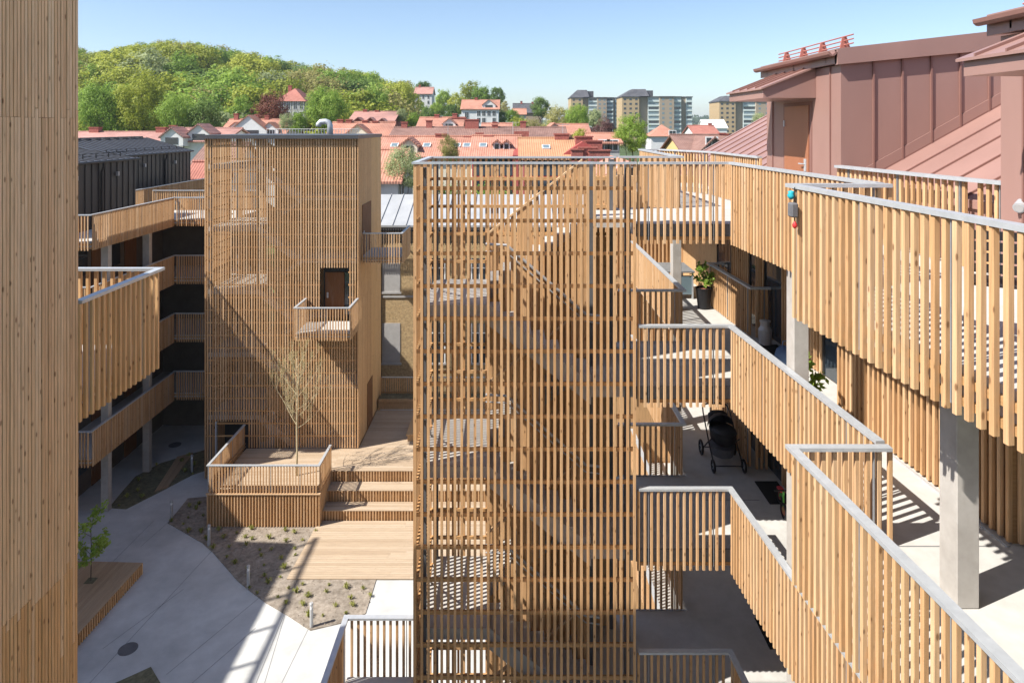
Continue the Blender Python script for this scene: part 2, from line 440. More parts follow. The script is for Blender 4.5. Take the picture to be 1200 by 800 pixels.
def offset_poly(pts, d):
    """offset an open polyline to its left by d, with mitred corners"""
    out = []
    n = len(pts)
    for i in range(n):
        ns = []
        for a, b in ((i-1, i), (i, i+1)):
            if a < 0 or b >= n: continue
            v = Vector((pts[b][0]-pts[a][0], pts[b][1]-pts[a][1])); v.normalize()
            ns.append(Vector((-v.y, v.x)))
        if len(ns) == 1: m = ns[0]
        else:
            m = ns[0] + ns[1]; m = m / max(0.2, m.length_squared) * 2
        out.append((pts[i][0] + m.x*d, pts[i][1] + m.y*d))
    return out

def sweep(mb, pts, d0, d1, z0, z1):
    a = offset_poly(pts, d0); b = offset_poly(pts, d1)
    n = len(pts); vs = []; fs = []
    for i in range(n):
        vs += [(a[i][0],a[i][1],z0),(b[i][0],b[i][1],z0),(b[i][0],b[i][1],z1),(a[i][0],a[i][1],z1)]
    for i in range(n-1):
        o = i*4; p = o+4
        for k in range(4):
            fs.append((o+k, p+k, p+(k+1)%4, o+(k+1)%4))
    fs.append((0,1,2,3)); fs.append(((n-1)*4+3,(n-1)*4+2,(n-1)*4+1,(n-1)*4))
    mb.add(vs, fs)

def fence(name, label, pts, ztop, zbot, inward=1, pitch=0.118, mat='slat', group=None, post_every=1.18, battens=True, cat='railing', railw=0.05, w=0.045, d=0.045):
    """slatted guard rail: slats with thin steel flats between them, flat galvanised hand rail. inward=+1: the floor is to the left of the polyline"""
    t = thing(name, label, cat, (pts[0][0], pts[0][1], zbot), group)
    s = inward
    r = MB(); sweep(r, pts, s*0.015 - railw, s*0.015 + railw, ztop - 0.04, ztop)
    r.build('handrail', M['steel'], t, fixn=True)
    if battens:
        for zz in (zbot + 0.09, zbot + 0.24):
            b = MB(); sweep(b, pts, s*(d/2+0.003), s*(d/2+0.036), zz - 0.03, zz + 0.03)
            b.build('batten', M['batten'], t, fixn=True)
    for i in range(len(pts)-1):
        a = Vector(pts[i]); b = Vector(pts[i+1]); v = b - a; L = v.length; v.normalize()
        nrm = Vector((-v.y, v.x))*s
        ang = math.atan2(v.y, v.x)
        n = max(1, int(round(L/pitch))); st = L/n
        for k in range(n + (1 if i == len(pts)-2 else 0)):
            if i > 0 and k == 0: continue
            p = a + v*(k*st)
            slat(t, p.x, p.y, zbot, ztop - 0.042, ang, w, d, mat)
        every = max(2, int(round(post_every/st)))
        for k in range(1 if n > 2 else 0, n, every):
            p = a + v*((k+0.5)*st) + nrm*0.012
            key = ('post', round(ztop-zbot, 2))
            if key not in _cache:
                me = MB().box(-0.006, 0.006, -0.018, 0.018, 0, ztop - zbot - 0.10).mesh('post'); me.materials.append(M['steel_post']); _cache[key] = me
            link('post', _cache[key], None, t, (p.x, p.y, zbot + 0.055), (0, 0, ang))
    return t

# ================================================================ TERRAIN
def interp(tab, x):
    if x <= tab[0][0]: return tab[0][1]
    for (a, va), (b, vb) in zip(tab, tab[1:]):
        if x <= b: return va + (vb-va)*(x-a)/(b-a)
    return tab[-1][1]
RIDGE = [(-1.2,36),(-0.8,42),(-0.64,42),(-0.5,40.5),(-0.4,37),(-0.33,32),(-0.25,28),(-0.2,23),(-0.12,19),(-0.05,17),(0,13),(0.1,6),(0.3,0),(0.6,-1)]
def smooth(a, b, x):
    t = max(0, min(1, (x-a)/(b-a))); return t*t*(3-2*t)
def ground(x, y):
    if y < 60: return -0.06
    r = interp(RIDGE, x/max(y, 60))
    s = smooth(85, 300, y)*(1 - 0.75*smooth(420, 900, y))
    n = noise.noise(Vector((x*0.02, y*0.02, 0)))*1.2*smooth(80, 140, y)
    far = 28*smooth(1000, 1500, y)
    return -0.06 + (r if r > 0 else r)*s + n*0.6 + far

def axis_vals(lo, hi, dense_lo, dense_hi, d, D):
    v = [lo]
    while v[-1] < hi:
        v.append(v[-1] + (d if dense_lo <= v[-1] < dense_hi else D))
    return v
gx = axis_vals(-2600, 2600, -300, 260, 12, 100); gy = axis_vals(-400, 5200, 60, 480, 10, 115)
tb = MB()
vs = [(x, y, ground(x, y)) for y in gy for x in gx]
nx = len(gx)
fs = [(j*nx+i, j*nx+i+1, (j+1)*nx+i+1, (j+1)*nx+i) for j in range(len(gy)-1) for i in range(nx-1)]
tb.add(vs, fs)
tag(tb.build('ground', M['grass'], origin=(0,0,0), smooth=True), kind='structure')

# ================================================================ COURTYARD
def flat(name, poly, z, mat, kind='structure', parent=None, origin=None):
    b = MB(); n = len(poly)
    a = sum(poly[i][0]*poly[(i+1)%n][1]-poly[(i+1)%n][0]*poly[i][1] for i in range(n))
    if a < 0: poly = poly[::-1]
    b.prism(poly, z-0.05, z)
    o = b.build(name, mat, parent, origin=origin)
    if kind and parent is None: tag(o, kind=kind)
    return o
def gp(x, y, z=0.0):            # a courtyard plan point seen at photo pixel x, y on level z
    Z = FPX*(CAMZ - z)/(y - HZ); return ((x-600)*Z/FPX, Z)

pave = flat('courtyard_paving', [(-24,-2),(14,-2),(14,39.6),(-24,39.6)], 0.0, M['pave'], origin=(0,0,0))
def joint(a, b, w=0.016):
    v = Vector((b[0]-a[0], b[1]-a[1])).normalized(); n = Vector((-v.y, v.x))*w/2
    m = MB(); m.add([(a[0]+n.x,a[1]+n.y,0.004),(a[0]-n.x,a[1]-n.y,0.004),(b[0]-n.x,b[1]-n.y,0.004),(b[0]+n.x,b[1]+n.y,0.004)], [(0,1,2,3)])
    m.build('joint', M['joint'], pave, fixn=False)
for a, b in [((105,800),(290,600)),((165,640),(222,590)),((195,790),(328,680)),((90,700),(180,610)),((330,800),(362,735)),((400,722),(360,735)),((300,800),(345,690)),((120,760),(215,690)),((225,800),(300,735)),((340,700),(310,800))]:
    joint(gp(*a), gp(*b))

for px_, py_, r_ in ((205,521,0.3),(150,760,0.28)):
    X_, Y_ = gp(px_, py_); mh = MB().lathe([(r_,0.0),(r_,0.006),(r_*0.9,0.008),(r_*0.88,0.005),(0.01,0.005)], (X_,Y_,0.001), 24).build('drain_cover', M['steel_dark'], pave)
def Z5(x, y): return (80 + x/2.354, 460 + y/2.354)
bed = [gp(*Z5(x, y)) for x, y in [(330,292),(380,288),(470,300),(690,330),(690,372),(605,514),(850,515),(820,610),(750,637),(668,656),(600,612),(545,580),(500,546),(468,520),(400,442),(370,415),(275,360)]]
flat('planting_bed', bed, 0.025, M['soil'])
bed2 = [gp(*Z5(x, y)) for x, y in [(112,318),(150,272),(185,232),(255,195),(378,158),(420,150),(420,210),(378,215),(340,228),(270,265),(160,321)]]
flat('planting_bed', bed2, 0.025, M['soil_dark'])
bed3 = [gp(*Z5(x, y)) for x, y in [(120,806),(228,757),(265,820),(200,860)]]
flat('planting_bed', [(0.75, 15.2), (3.55, 15.2), (3.55, 34.5), (0.75, 34.5)], 0.025, M['soil_dark'])  # added dark soil sheet, darkens the sunlit paving showing behind the stair landings
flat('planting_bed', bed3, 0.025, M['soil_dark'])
cp = MB(); cp.prism([gp(*Z5(x, y), 0.03) for x, y in [(235,278),(270,262),(352,168),(300,176)]], 0, 0.05)
# plank path across the dark bed
pp = thing('plank_path', 'short plank path crossing the shaded planting bed', 'path', (*gp(*Z5(290, 220)), 0))
a0, a1 = gp(*Z5(238, 276)), gp(*Z5(275, 262)); b0, b1 = gp(*Z5(300, 180)), gp(*Z5(345, 168))
for k in range(9):
    t0, t1 = k/9 + 0.008, (k+1)/9 - 0.008
    q = lambda p, r, t: (p[0]+(r[0]-p[0])*t, p[1]+(r[1]-p[1])*t)
    m = MB(); m.prism([q(a0,a1,t0), q(a0,a1,t1), q(b0,b1,t1), q(b0,b1,t0)], 0.02, 0.07)
    m.build('plank', M['deck_y'], pp)

def inside(p, poly):
    c = False; n = len(poly)
    for i in range(n):
        x1, y1 = poly[i]; x2, y2 = poly[(i+1)%n]
        if (y1 > p[1]) != (y2 > p[1]) and p[0] < (x2-x1)*(p[1]-y1)/(y2-y1)+x1: c = not c
    return c

# sedge tufts in the beds
def tuft_mesh(seed, r=0.16, h=0.17, n=46):
    rnd = random.Random(seed); b = MB()
    for i in range(n):
        a = rnd.uniform(0, 6.283); l = rnd.uniform(0.5, 1)*h; o = rnd.uniform(0.1, 1)*r
        p0 = Vector((math.cos(a)*0.02, math.sin(a)*0.02, 0)); p1 = Vector((math.cos(a)*o*0.6, math.sin(a)*o*0.6, l)); p2 = Vector((math.cos(a)*o*1.15, math.sin(a)*o*1.15, l*0.7))
        s = Vector((-math.sin(a), math.cos(a), 0))*0.009
        b.add([p0-s, p0+s, p1+s, p1-s, p2], [(0,1,2,3),(3,2,4)])
    me = b.mesh('tuft'); me.materials.append(M['tuft']); return me
tm = [tuft_mesh(i) for i in range(4)]
rnd = random.Random(3)
def scatter(poly, step, label, group, sc=(0.5, 1.2), zz=0.02, lim=90):
    xs = [p[0] for p in poly]; ys = [p[1] for p in poly]; y = min(ys); r = 0; cnt = 0
    while y < max(ys):
        x = min(xs) + (r % 2)*step*0.5
        while x < max(xs):
            p = (x + rnd.uniform(-.3,.3)*step, y + rnd.uniform(-.3,.3)*step)
            if inside(p, poly) and rnd.random() < 0.85 and cnt < lim and not (p[1] > 27.1 and p[0] > -12.3):
                o = link('sedge_tuft', tm[rnd.randrange(4)], None, None, (p[0], p[1], zz), (0,0,rnd.uniform(0,6.28)))
                k = rnd.uniform(*sc); o.scale = (k, k, k); tag(o, label, 'plant', group); cnt += 1
            x += step
        y += step*0.85; r += 1
scatter(bed, 0.62, 'small yellow-green sedge tuft in the dry planting bed below the wooden terrace', 'sedge tufts in the dry bed')
scatter(bed2, 0.9, 'small dull green sedge tuft in the shaded bed by the galleries', 'sedge tufts in the shaded bed')
# loose clods and pebbles of the dry soil
b = MB()
for i in range(1500):
    p = (rnd.uniform(-14.5,-4.5), rnd.uniform(20.5,28.5))
    if not inside(p, bed) : continue
    s = rnd.uniform(0.012, 0.05); h = s*rnd.uniform(0.5, 0.9)
    vs = [(p[0]+math.cos(a+i)*s*rnd.uniform(.7,1.2), p[1]+math.sin(a+i)*s*rnd.uniform(.7,1.2), 0.022) for a in (0,1.57,3.14,4.71)] + [(p[0], p[1], 0.025+h)]
    b.add(vs, [(0,1,4),(1,2,4),(2,3,4),(3,0,4)])
tag(b.build('soil_clods', M['soil'], origin=(-9,24,0)), 'loose clods and pebbles over the dry planting bed', 'soil', kind='stuff')

# bollard lights
def bollard(x, y, label):
    t = thing('bollard_light', label, 'bollard', (x, y, 0.0), 'bollard lights along the beds')
    MB().lathe([(0.055,0),(0.055,0.62),(0.05,0.625)], (x,y,0), 14).build('post', M['lamp'], t, smooth=False)
    MB().lathe([(0.045,0.625),(0.045,0.72)], (x,y,0), 14).build('lens', M['frame_w'], t)
    MB().lathe([(0.06,0.72),(0.06,0.79),(0.05,0.80)], (x,y,0), 14).build('cap', M['lamp'], t)
for (px, py), lab in zip([(201,609),(245,639),(291,689),(365,735),(225,553)],
        ['grey bollard light at the far tip of the dry bed', 'grey bollard light second along the dry bed edge below the terrace corner',
         'grey bollard light at the bend of the dry bed edge', 'grey bollard light at the sunlit point of the dry bed', 'grey bollard light beside the plank path in the shaded bed']):
    X, Y = gp(px, py); bollard(X, Y, lab)

# low platform with a young tree, lower left
def gp2(x, y, z): return gp(*Z5(x, y), z)
pz = 0.42
plat = [gp2(205,468,pz), gp2(85,463,pz), gp2(-80,470,pz), gp2(-60,720,pz), gp2(35,655,pz)]
cx0 = plat[0][0]
pl = thing('wood_platform', 'low wooden platform with slatted edge and a square tree hole', 'platform', (plat[3][0]+1, plat[3][1], 0))
# boards run along the long (right) edge
A, Bq = Vector(plat[0]), Vector(plat[4]); dirv = (Bq - A).normalized(); nv = Vector((dirv.y, -dirv.x))
if nv.x > 0: nv = -nv
Lb = (Bq - A).length + 1.6
for k in range(26):
    o = A + nv*(k*0.125 + 0.004); q = o + nv*0.118
    m = MB(); m.prism([tuple(o), tuple(q), tuple(q + dirv*Lb), tuple(o + dirv*Lb)], pz-0.03, pz)
    m.build('board', M['deck_y'], pl)
m = MB(); m.prism([tuple(A + nv*0.06), tuple(A + nv*3.2), tuple(A + nv*3.2 + dirv*Lb), tuple(A + nv*0.06 + dirv*Lb)], 0, pz-0.035); m.build('frame', M['batten'], pl)
ns = int(Lb/0.118)
for k in range(ns):
    p = A + dirv*(k*0.118 + 0.03) + nv*0.02
    slat(pl, p.x, p.y, 0.01, pz-0.035, math.atan2(dirv.y, dirv.x), mat='slat_mid')
for k in range(26):
    p = A - dirv*0.01 + nv*(k*0.118 + 0.03)
    slat(pl, p.x, p.y, 0.01, pz-0.035, math.atan2(nv.y, nv.x), mat='slat_mid')
hole = gp2(62, 518, pz); MB().box(hole[0]-0.16, hole[0]+0.16, hole[1]-0.16, hole[1]+0.16, pz+0.001, pz+0.006).build('tree_hole', M['soil_dark'], pl)

# ================================================================ RAISED WOODEN TERRACE
DZ = 1.40
ter = thing('wooden_terrace', 'raised wooden deck terrace with wide steps beside the far stair tower', 'terrace', (-8, 27.3, 0))
def deck_boards(parent, x0, x1, y0, y1, z, w=0.12, mat='deck', name='board', leftfn=None):
    n = int(round((y1-y0)/w)); st = (y1-y0)/n
    for k in range(n):
        ya, yb = y0+k*st+0.004, y0+(k+1)*st-0.004
        xa = leftfn((ya+yb)/2) if leftfn else x0
        L = x1 - xa
        ce = random.uniform(0.35, 0.65)*L
        for (u, v) in ((0, ce-0.002), (ce+0.002, L)):
            me = MB().box(0, v-u, -(yb-ya)/2, (yb-ya)/2, -0.028, 0).mesh(name)
            me.materials.append(M[mat])
            link(name, me, None, parent, (xa+u, (ya+yb)/2, z + random.uniform(-0.001, 0.001)))
TX0, TX1, TXR = -12.16, -7.7, 0.5
deck_boards(ter, TX0+0.1, TX1, 27.33, 31.0, DZ)                 # inside the railed part
deck_boards(ter, TX1, TXR, 29.0, 31.0, DZ)
deck_boards(ter, -6.95, TXR, 31.0, 35.2, DZ)
MB().box(TX0+0.06, TX1-0.05, 27.31, 30.97, 0.01, DZ-0.032).build('frame', M['batten'], ter)
MB().box(TX1-0.045, TXR, 29.06, 35.2, 0.01, DZ-0.034).build('frame', M['batten'], ter)
for i, (ya, yb, zt) in enumerate([(28.3, 29.0, 0.935), (27.65, 28.3, 0.47)]):
    deck_boards(ter, TX1+0.02, TXR, ya, yb, zt, name='tread')
    MB().box(TX1+0.02, TXR, ya+0.06, yb+0.05, 0.01, zt-0.032).build('frame', M['batten'], ter)
for (yf, z0, z1) in [(29.0, 0.94, DZ-0.03), (28.3, 0.475, 0.90), (27.65, 0.02, 0.435)]:
    n = int((TXR-TX1-0.05)/0.118)
    for k in range(n):
        slat(ter, TX1+0.06+k*0.118, yf+0.015, z0, z1, 0, 0.045, 0.03, 'slat', 'riser_slat')
# lower deck on the ground
ld = thing('ground_deck', 'low wooden deck on the ground in front of the wide steps', 'deck', (-5, 25, 0))
deck_boards(ld, -7.85, TXR, 24.1, 27.64, 0.06, leftfn=lambda y: -7.95 + (y-24.1)*0.04)
# stepping side blocks at the end of the steps
for k, (yy, z1) in enumerate([(28.25, 0.82), (27.55, 0.38)]):
    pass
# terrace screens
n = int((TX1-TX0)/0.118)
lo = fence('terrace_railing', 'slatted wooden railing around the raised terrace with the bare tree', [(TX0, 31.0), (TX0, 27.26), (TX1, 27.26), (TX1, 29.02)], DZ+1.10, DZ-0.02, inward=1)
for k in range(n+1):
    slat(ter, TX0+k*(TX1-TX0)/n, 27.26, 0.04, DZ-0.07, 0, mat='slat', name='skirt_slat')
for k in range(15):
    slat(ter, TX1, 27.38+k*0.118, 0.04, DZ-0.07, math.pi/2, mat='slat', name='skirt_slat')
for k in range(30):
    slat(ter, TX0, 27.38+k*0.118, 0.04, DZ-0.07, math.pi/2, mat='slat', name='skirt_slat')
MB().box(TX0-0.05, TX1+0.05, 27.20, 27.31, DZ-0.065, DZ-0.025).build('ledge', M['board_pale'], ter)
# planter and rail at the far end of the terrace
pf = thing('wood_planter', 'long wooden planter box closing the far end of the terrace', 'planter', (-5.5, 35.4, DZ))
for k in range(4):
    MB().box(-6.9, TXR, 35.25+0.002*k, 35.30, DZ+0.02+k*0.13, DZ+0.14+k*0.13).build('board', M['board'], pf)
MB().box(-6.9, TXR, 35.31, 36.1, DZ, DZ+0.5).build('soil', M['soil_dark'], pf)
fence('planter_railing', 'thin slatted railing standing behind the planter by the brick wall', [(-6.9, 36.2), (TXR, 36.2)], DZ+1.35, DZ+0.3, inward=-1, mat='slat_mid')
bl = thing('timber_bench', 'low timber bench block on the far terrace deck', 'bench', (-4.7, 32.6, DZ))
MB().box(-4.9, -4.4, 31.6, 33.6, DZ+0.30, DZ+0.36).build('seat', M['board'], bl)
for yy in (31.7, 33.3): MB().box(-4.85, -4.45, yy, yy+0.12, DZ, DZ+0.30).build('leg', M['board'], bl)

# ================================================================ RIGHT BUILDING
SK = 0.06
def R(s, t): return (s - SK*(t-7.45), t)
rb = thing('gallery_apartment_building', 'timber-clad apartment building with concrete galleries and brown-red metal roof', 'building', (8, 10, 0))
FX0, FX1 = 2.17, 3.82
def slab_poly(inset=0.0, near=True):
    p = []
    p += [R(3.03+0.07, -1), R(3.03+0.07, 7.38), R(4.07+0.07, 7.38), (FX1+0.06, 12.03), (FX0, 12.03), (FX0, 14.52), (3.72, 14.52), (3.72, 20.9), (6.4, 20.9), R(6.1, -1)]
    return p
for k in (0, 1, 2, 3, 4):
    MB().prism(slab_poly(), F(k)-0.22, F(k)).build('gallery_slab', M['conc'], rb)
    if k in (2, 3):     # movement joints in the screed
        for t in (7.45, 13.6):
            a, bq = R(4.2, t), R(5.3, t)
            MB().box(a[0], bq[0], t-0.008, t+0.008, F(k)+0.001, F(k)+0.004).build('joint', M['joint'], rb)
    if k < 4:
        # steel edge angle along the wall foot
        m = MB(); sweep(m, [R(5.42, 7.44), R(5.42, 11.0)], 0.0, 0.03, F(k), F(k)+0.02); m.build('edge_strip', M['steel'], rb, fixn=True)
# drip edge of the slabs at the stair landing
for k in (1, 2, 3, 4):
    MB().box(FX0, FX1+0.05, 11.995, 12.025, F(k)-0.20, F(k)+0.012).build('edge_plate', M['steel_dark'], rb)
for k in (1, 2, 3):
    MB().box(FX0+0.1, 3.70, 14.53, 14.56, F(k)-0.20, F(k)+0.012).build('edge_plate', M['steel'], rb)
# solid core behind the facade
MB().prism([R(6.06, -1), R(6.06, 20.95), (16, 20.95), (16, -1)], 0, F(4)-0.24).build('wall', M['board'], rb)
MB().prism([R(5.50, 7.50), R(5.50, 10.95), R(6.3, 10.95), R(6.3, 7.50)], 0.0, F(4)-0.23).build('wall', M['batten'], rb)
MB().box(2.3, 6.5, 21.0, 21.3, 0, F(4)+0.2).build('wall', M['board'], rb)
for k in (1, 2, 3):
    z0, z1 = F(k)+0.03, F(k+1)-0.23
    n = int(3.45/0.118)
    for i in range(n+1):
        p = R(5.46, 7.50 + i*3.45/n); slat(rb, p[0], p[1], z0, z1, math.radians(93.4), d=0.05, name='cladding_slat')
    for i in range(5):                                  # short return facing the near recess
        p = R(5.50, 7.47); slat(rb, p[0]+0.06+i*0.118, 7.46, z0, z1, 0, d=0.05, name='cladding_slat')
    if k == 1: continue
    doors = [(11.6, 12.5), (14.2, 15.0), (15.5, 15.8), (17.0, 17.9)]
    t = 11.05
    while t < 18.0:
        if not any(a-0.05 < t < b_+0.05 for a, b_ in doors):
            p = R(6.0, t); slat(rb, p[0], p[1], z0, z1, math.radians(93.4), d=0.04, name='cladding_slat')
        t += 0.118
    for (a, b_) in doors:
        m = MB(); m.prism([R(6.03, a), R(6.03, b_), R(6.10, b_), R(6.10, a)], z0, z0+2.25)
        dr = m.build('door', M['glass'], rb)
        m = MB()
        m.prism([R(6.01, a-0.05), R(6.01, a), R(6.10, a), R(6.10, a-0.05)], z0, z0+2.3); m.prism([R(6.01, b_), R(6.01, b_+0.05), R(6.10, b_+0.05), R(6.10, b_)], z0, z0+2.3)
        m.prism([R(6.01, a), R(6.01, b_), R(6.10, b_), R(6.10, a)], z0+2.25, z0+2.3)
        m.build('frame', M['black_metal'], dr)
    for i in range(24):
        slat(rb, 2.75+i*0.118, 20.97, z0, z1, 0, d=0.04, name='cladding_slat')
# glazed terrace doors in the near recess
for k in (2, 3):
    z0 = F(k)+0.03
    for (a, b_) in ((4.6, 5.6), (6.0, 7.0)):
        m = MB(); m.prism([R(6.03, a), R(6.03, b_), R(6.10, b_), R(6.10, a)], z0, z0+2.2)
        dr = m.build('door', M['glass'], rb)
# concrete columns
for (t, lv) in [(6.48, (0,1,2,3)), (9.75, (0,1,2,3)), (16.9, (0,1,2,3)), (3.2, (0,1,2,3))]:
    for k in lv:
        p = R(4.165, t) if t < 12 else (3.98, t)
        MB().box(p[0], p[0]+0.215, t, t+0.27, F(k)+0.002, F(k+1)-0.222).build('column', M['column'], rb, bevel=0.008)
# main metal roof with standing seams, rising to the right
def roofz(x): return 15.10 + 0.555*(x-5.62)
m = MB()
m.prism_y([(5.62, roofz(5.62)-0.10), (8.6, roofz(8.6)-0.10), (13.5, 14.4), (13.5, 14.5), (8.6, roofz(8.6)), (5.62, roofz(5.62))], -1, 21.2); m.build('roof', M['copper'], rb)
MB().box(5.66, 13.4, -0.9, 21.1, F(4)-0.2, 15.0).build('wall', M['copper'], rb)
t = -0.8
while t < 21.2:
    m = MB(); m.prism_y([(5.62, roofz(5.62)+0.001), (8.6, roofz(8.6)+0.001), (8.6, roofz(8.6)+0.03), (5.62, roofz(5.62)+0.03)], t, t+0.022); m.build('roof_seam', M['copper_dk'], rb)
    t += 0.62

def dormer(xs, y0, y1, door=None, label_front=True):
    """box dormer: side wall at x=xs facing the gallery, end walls at y0 / y1, low mono-pitch roof"""
    xe = 9.2; ze = 17.0; sl = 0.094
    zt = lambda x: ze + sl*(x-xs)
    m = MB(); m.prism_y([(xs, 14.3), (xe, 14.3), (xe, zt(xe)), (xs, zt(xs))], y0, y1); body = m.build('dormer', M['copper'], rb)
    m = MB(); m.prism_y([(xs-0.10, zt(xs-0.1)), (xe, zt(xe)), (xe, zt(xe)+0.24), (xs-0.10, zt(xs-0.1)+0.24)], y0-0.10, y0-0.005); m.build('fascia', M['copper'], body)
    m = MB(); m.prism_y([(xs-0.10, zt(xs-0.1)+0.02), (xe, zt(xe)+0.02), (xe, zt(xe)+0.33), (xs-0.10, zt(xs-0.1)+0.26)], y0-0.06, y1+0.08); m.build('dormer_roof', M['copper'], body)
    # seams on the end wall and the side wall
    x = xs+0.52
    while x < xe:
        z0 = max(14.3, roofz(x))
        if z0 < zt(x): MB().box(x-0.013, x+0.013, y0-0.03, y0-0.001, z0, zt(x)+0.001).build('seam', M['copper_dk'], body)
        x += 0.465
    # flashing along the valley
    m = MB(); m.prism_y([(5.62, roofz(5.62)), (8.6, roofz(8.6)), (8.6, roofz(8.6)+0.2), (5.62, roofz(5.62)+0.2)], y0-0.018, y0-0.002); m.build('flashing', M['copper'], body)
    for y in [y0+0.35, y1-0.35]:
        MB().box(xs-0.022, xs-0.001, y-0.012, y+0.012, 14.3, zt(xs)).build('seam', M['copper_dk'], body)
    # gutter
    m = MB(); pr = [(-0.07,0.0),(-0.06,-0.045),(-0.03,-0.07),(0.0,-0.075),(0.03,-0.07),(0.06,-0.045),(0.07,0.0),(0.055,0.0),(0.0,-0.055),(-0.055,0.0)]
    m.prism_y([(xs-0.18+a, ze+0.20+b_) for a, b_ in pr], y0-0.1, y1+0.1); m.build('gutter', M['copper_dk'], body, fixn=True)
    for y in (y0+0.3, (y0+y1)/2, y1-0.3):
        MB().box(xs-0.10, xs-0.02, y, y+0.03, ze+0.05, ze+0.2).build('gutter_bracket', M['copper_dk'], body)
    # snow guard
    m = MB()
    for dz in (0.08, 0.15, 0.22): m.tube([(xs+0.25, y0+0.1, ze+0.28+dz), (xs+0.25, y1, ze+0.28+dz)], 0.012, 6)
    sg = m.build('snow_guard', M['redmetal'], body)
    for i in range(4):
        y = y0+0.4+i*(y1-y0-0.8)/3
        m = MB(); m.prism_y([(xs+0.17, ze+0.27), (xs+0.36, ze+0.29), (xs+0.29, ze+0.50), (xs+0.22, ze+0.50)], y, y+0.025); m.build('bracket', M['redmetal'], sg)
    # canopy over the door
    if door:
        d0, d1 = door
        m = MB(); m.prism_y([(xs-0.92, 16.50), (xs-0.002, 16.50), (xs-0.002, 17.02), (xs-0.92, 16.66)], d0-0.15, d1+0.45)
        cn = m.build('canopy', M['copper'], body)
        m = MB(); m.prism_y([(xs-0.97, 16.645), (xs-0.004, 17.025), (xs-0.004, 17.055), (xs-0.97, 16.675)], d0-0.2, d1+0.5); m.build('canopy_roof', M['copper'], cn)
        for i in range(4):
            y = d0+0.1+i*0.42
            m = MB(); m.prism_y([(xs-0.97, 16.676), (xs-0.004, 17.056), (xs-0.004, 17.085), (xs-0.97, 16.705)], y, y+0.02); m.build('seam', M['copper_dk'], cn)
        MB().box(xs-0.012, xs-0.001, d0, d1, 14.3, 16.45).build('door_frame', M['copper_dk'], body)
        dl = MB().box(xs-0.03, xs-0.013, d0+0.09, d1-0.09, 14.32, 16.38).build('door', M['doorpaint'], body)
        m = MB(); m.tube([(xs-0.03, d0+0.22, 15.33), (xs-0.09, d0+0.22, 15.33), (xs-0.09, d0+0.36, 15.33)], 0.012, 6); m.build('handle', M['steel'], dl)
        MB().box(xs-0.045, xs-0.03, d0+0.17, d0+0.25, 15.2, 15.42).build('lock_plate', M['steel'], dl)
        for zz in (15.0, 16.0):
            MB().box(xs-0.05, xs-0.03, d1-0.13, d1-0.085, zz, zz+0.12).build('hinge', M['steel'], dl)
    return body
M['doorpaint'] = speck('rust_brown_door', (0.30,0.12,0.065), (0.34,0.14,0.075), 2, 0.35, spec=0.5)
dormer(5.30, 11.0, 14.2, (12.05, 13.3))
dormer(5.42, 4.3, 7.57, (5.2, 6.35))

# guard rails of the galleries (one run = one thing)
LV = {4: 'top', 3: 'second from top', 2: 'third from top', 1: 'fourth from top'}
RH, DN = 1.10, 0.33
near_end = 2.2
words = {4: 'topmost gallery under the metal dormers', 3: 'gallery one storey below the metal dormers', 2: 'gallery two storeys below the metal dormers', 1: 'lowest visible gallery beside the open stair tower', 0: 'first gallery above the courtyard'}
for k in (4, 3, 2, 1, 0):
    fence('gallery_railing', 'slatted railing from open stair tower along %s' % words[k], [(FX0+0.05, 11.97), (FX1, 11.97), R(4.07, 7.56)], F(k)+RH, F(k)-DN, inward=1, group='slatted gallery railings')
    if k >= 2:
        fence('balcony_railing', 'slatted railing of the balcony bay jutting out of %s' % words[k], [R(4.12, 7.45), R(3.03, 7.45), R(3.03, near_end)], F(k)+RH, F(k)-DN, inward=1, group='slatted gallery railings')
    if k < 4:
        fence('landing_railing', 'short slatted railing behind the stair landing of %s' % words[k], [(3.65, 20.8), (3.65, 14.6), (FX0+0.1, 14.6)], F(k)+RH, F(k)-0.1, inward=1, group='slatted railings behind the landings', battens=False)
fence('landing_railing', 'slatted railing behind the topmost stair landing with a view of the roofs', [(4.06, 19.0), (3.55, 19.0), (3.55, 14.4), (2.25, 14.4)], F(4)+RH, F(4)-DN, inward=1, group='slatted railings behind the landings')
fence('roof_edge_railing', 'slatted railing between the dormer wall and the far roof edge', [(5.17, 14.2), (4.99, 17.2), (4.12, 18.95)], F(4)+RH, F(4)+0.02, inward=1, battens=False)
fence('roof_edge_railing', 'slatted railing with broad metal top in front of the sloping metal roof', [(5.62, 7.62), (5.53, 8.2), (5.27, 11.0)], F(4)+RH, F(4)+0.02, inward=1, railw=0.07, battens=False)
for k in (3, 2):
    fence('well_railing', 'slatted railing around the facade recess on %s' % words[k], [(5.62, 14.80), (5.2, 14.80), (5.06, 17.45), (5.45, 17.45)], F(k)+RH, F(k)+0.02, inward=1, group='slatted railings around the facade recess', battens=False)

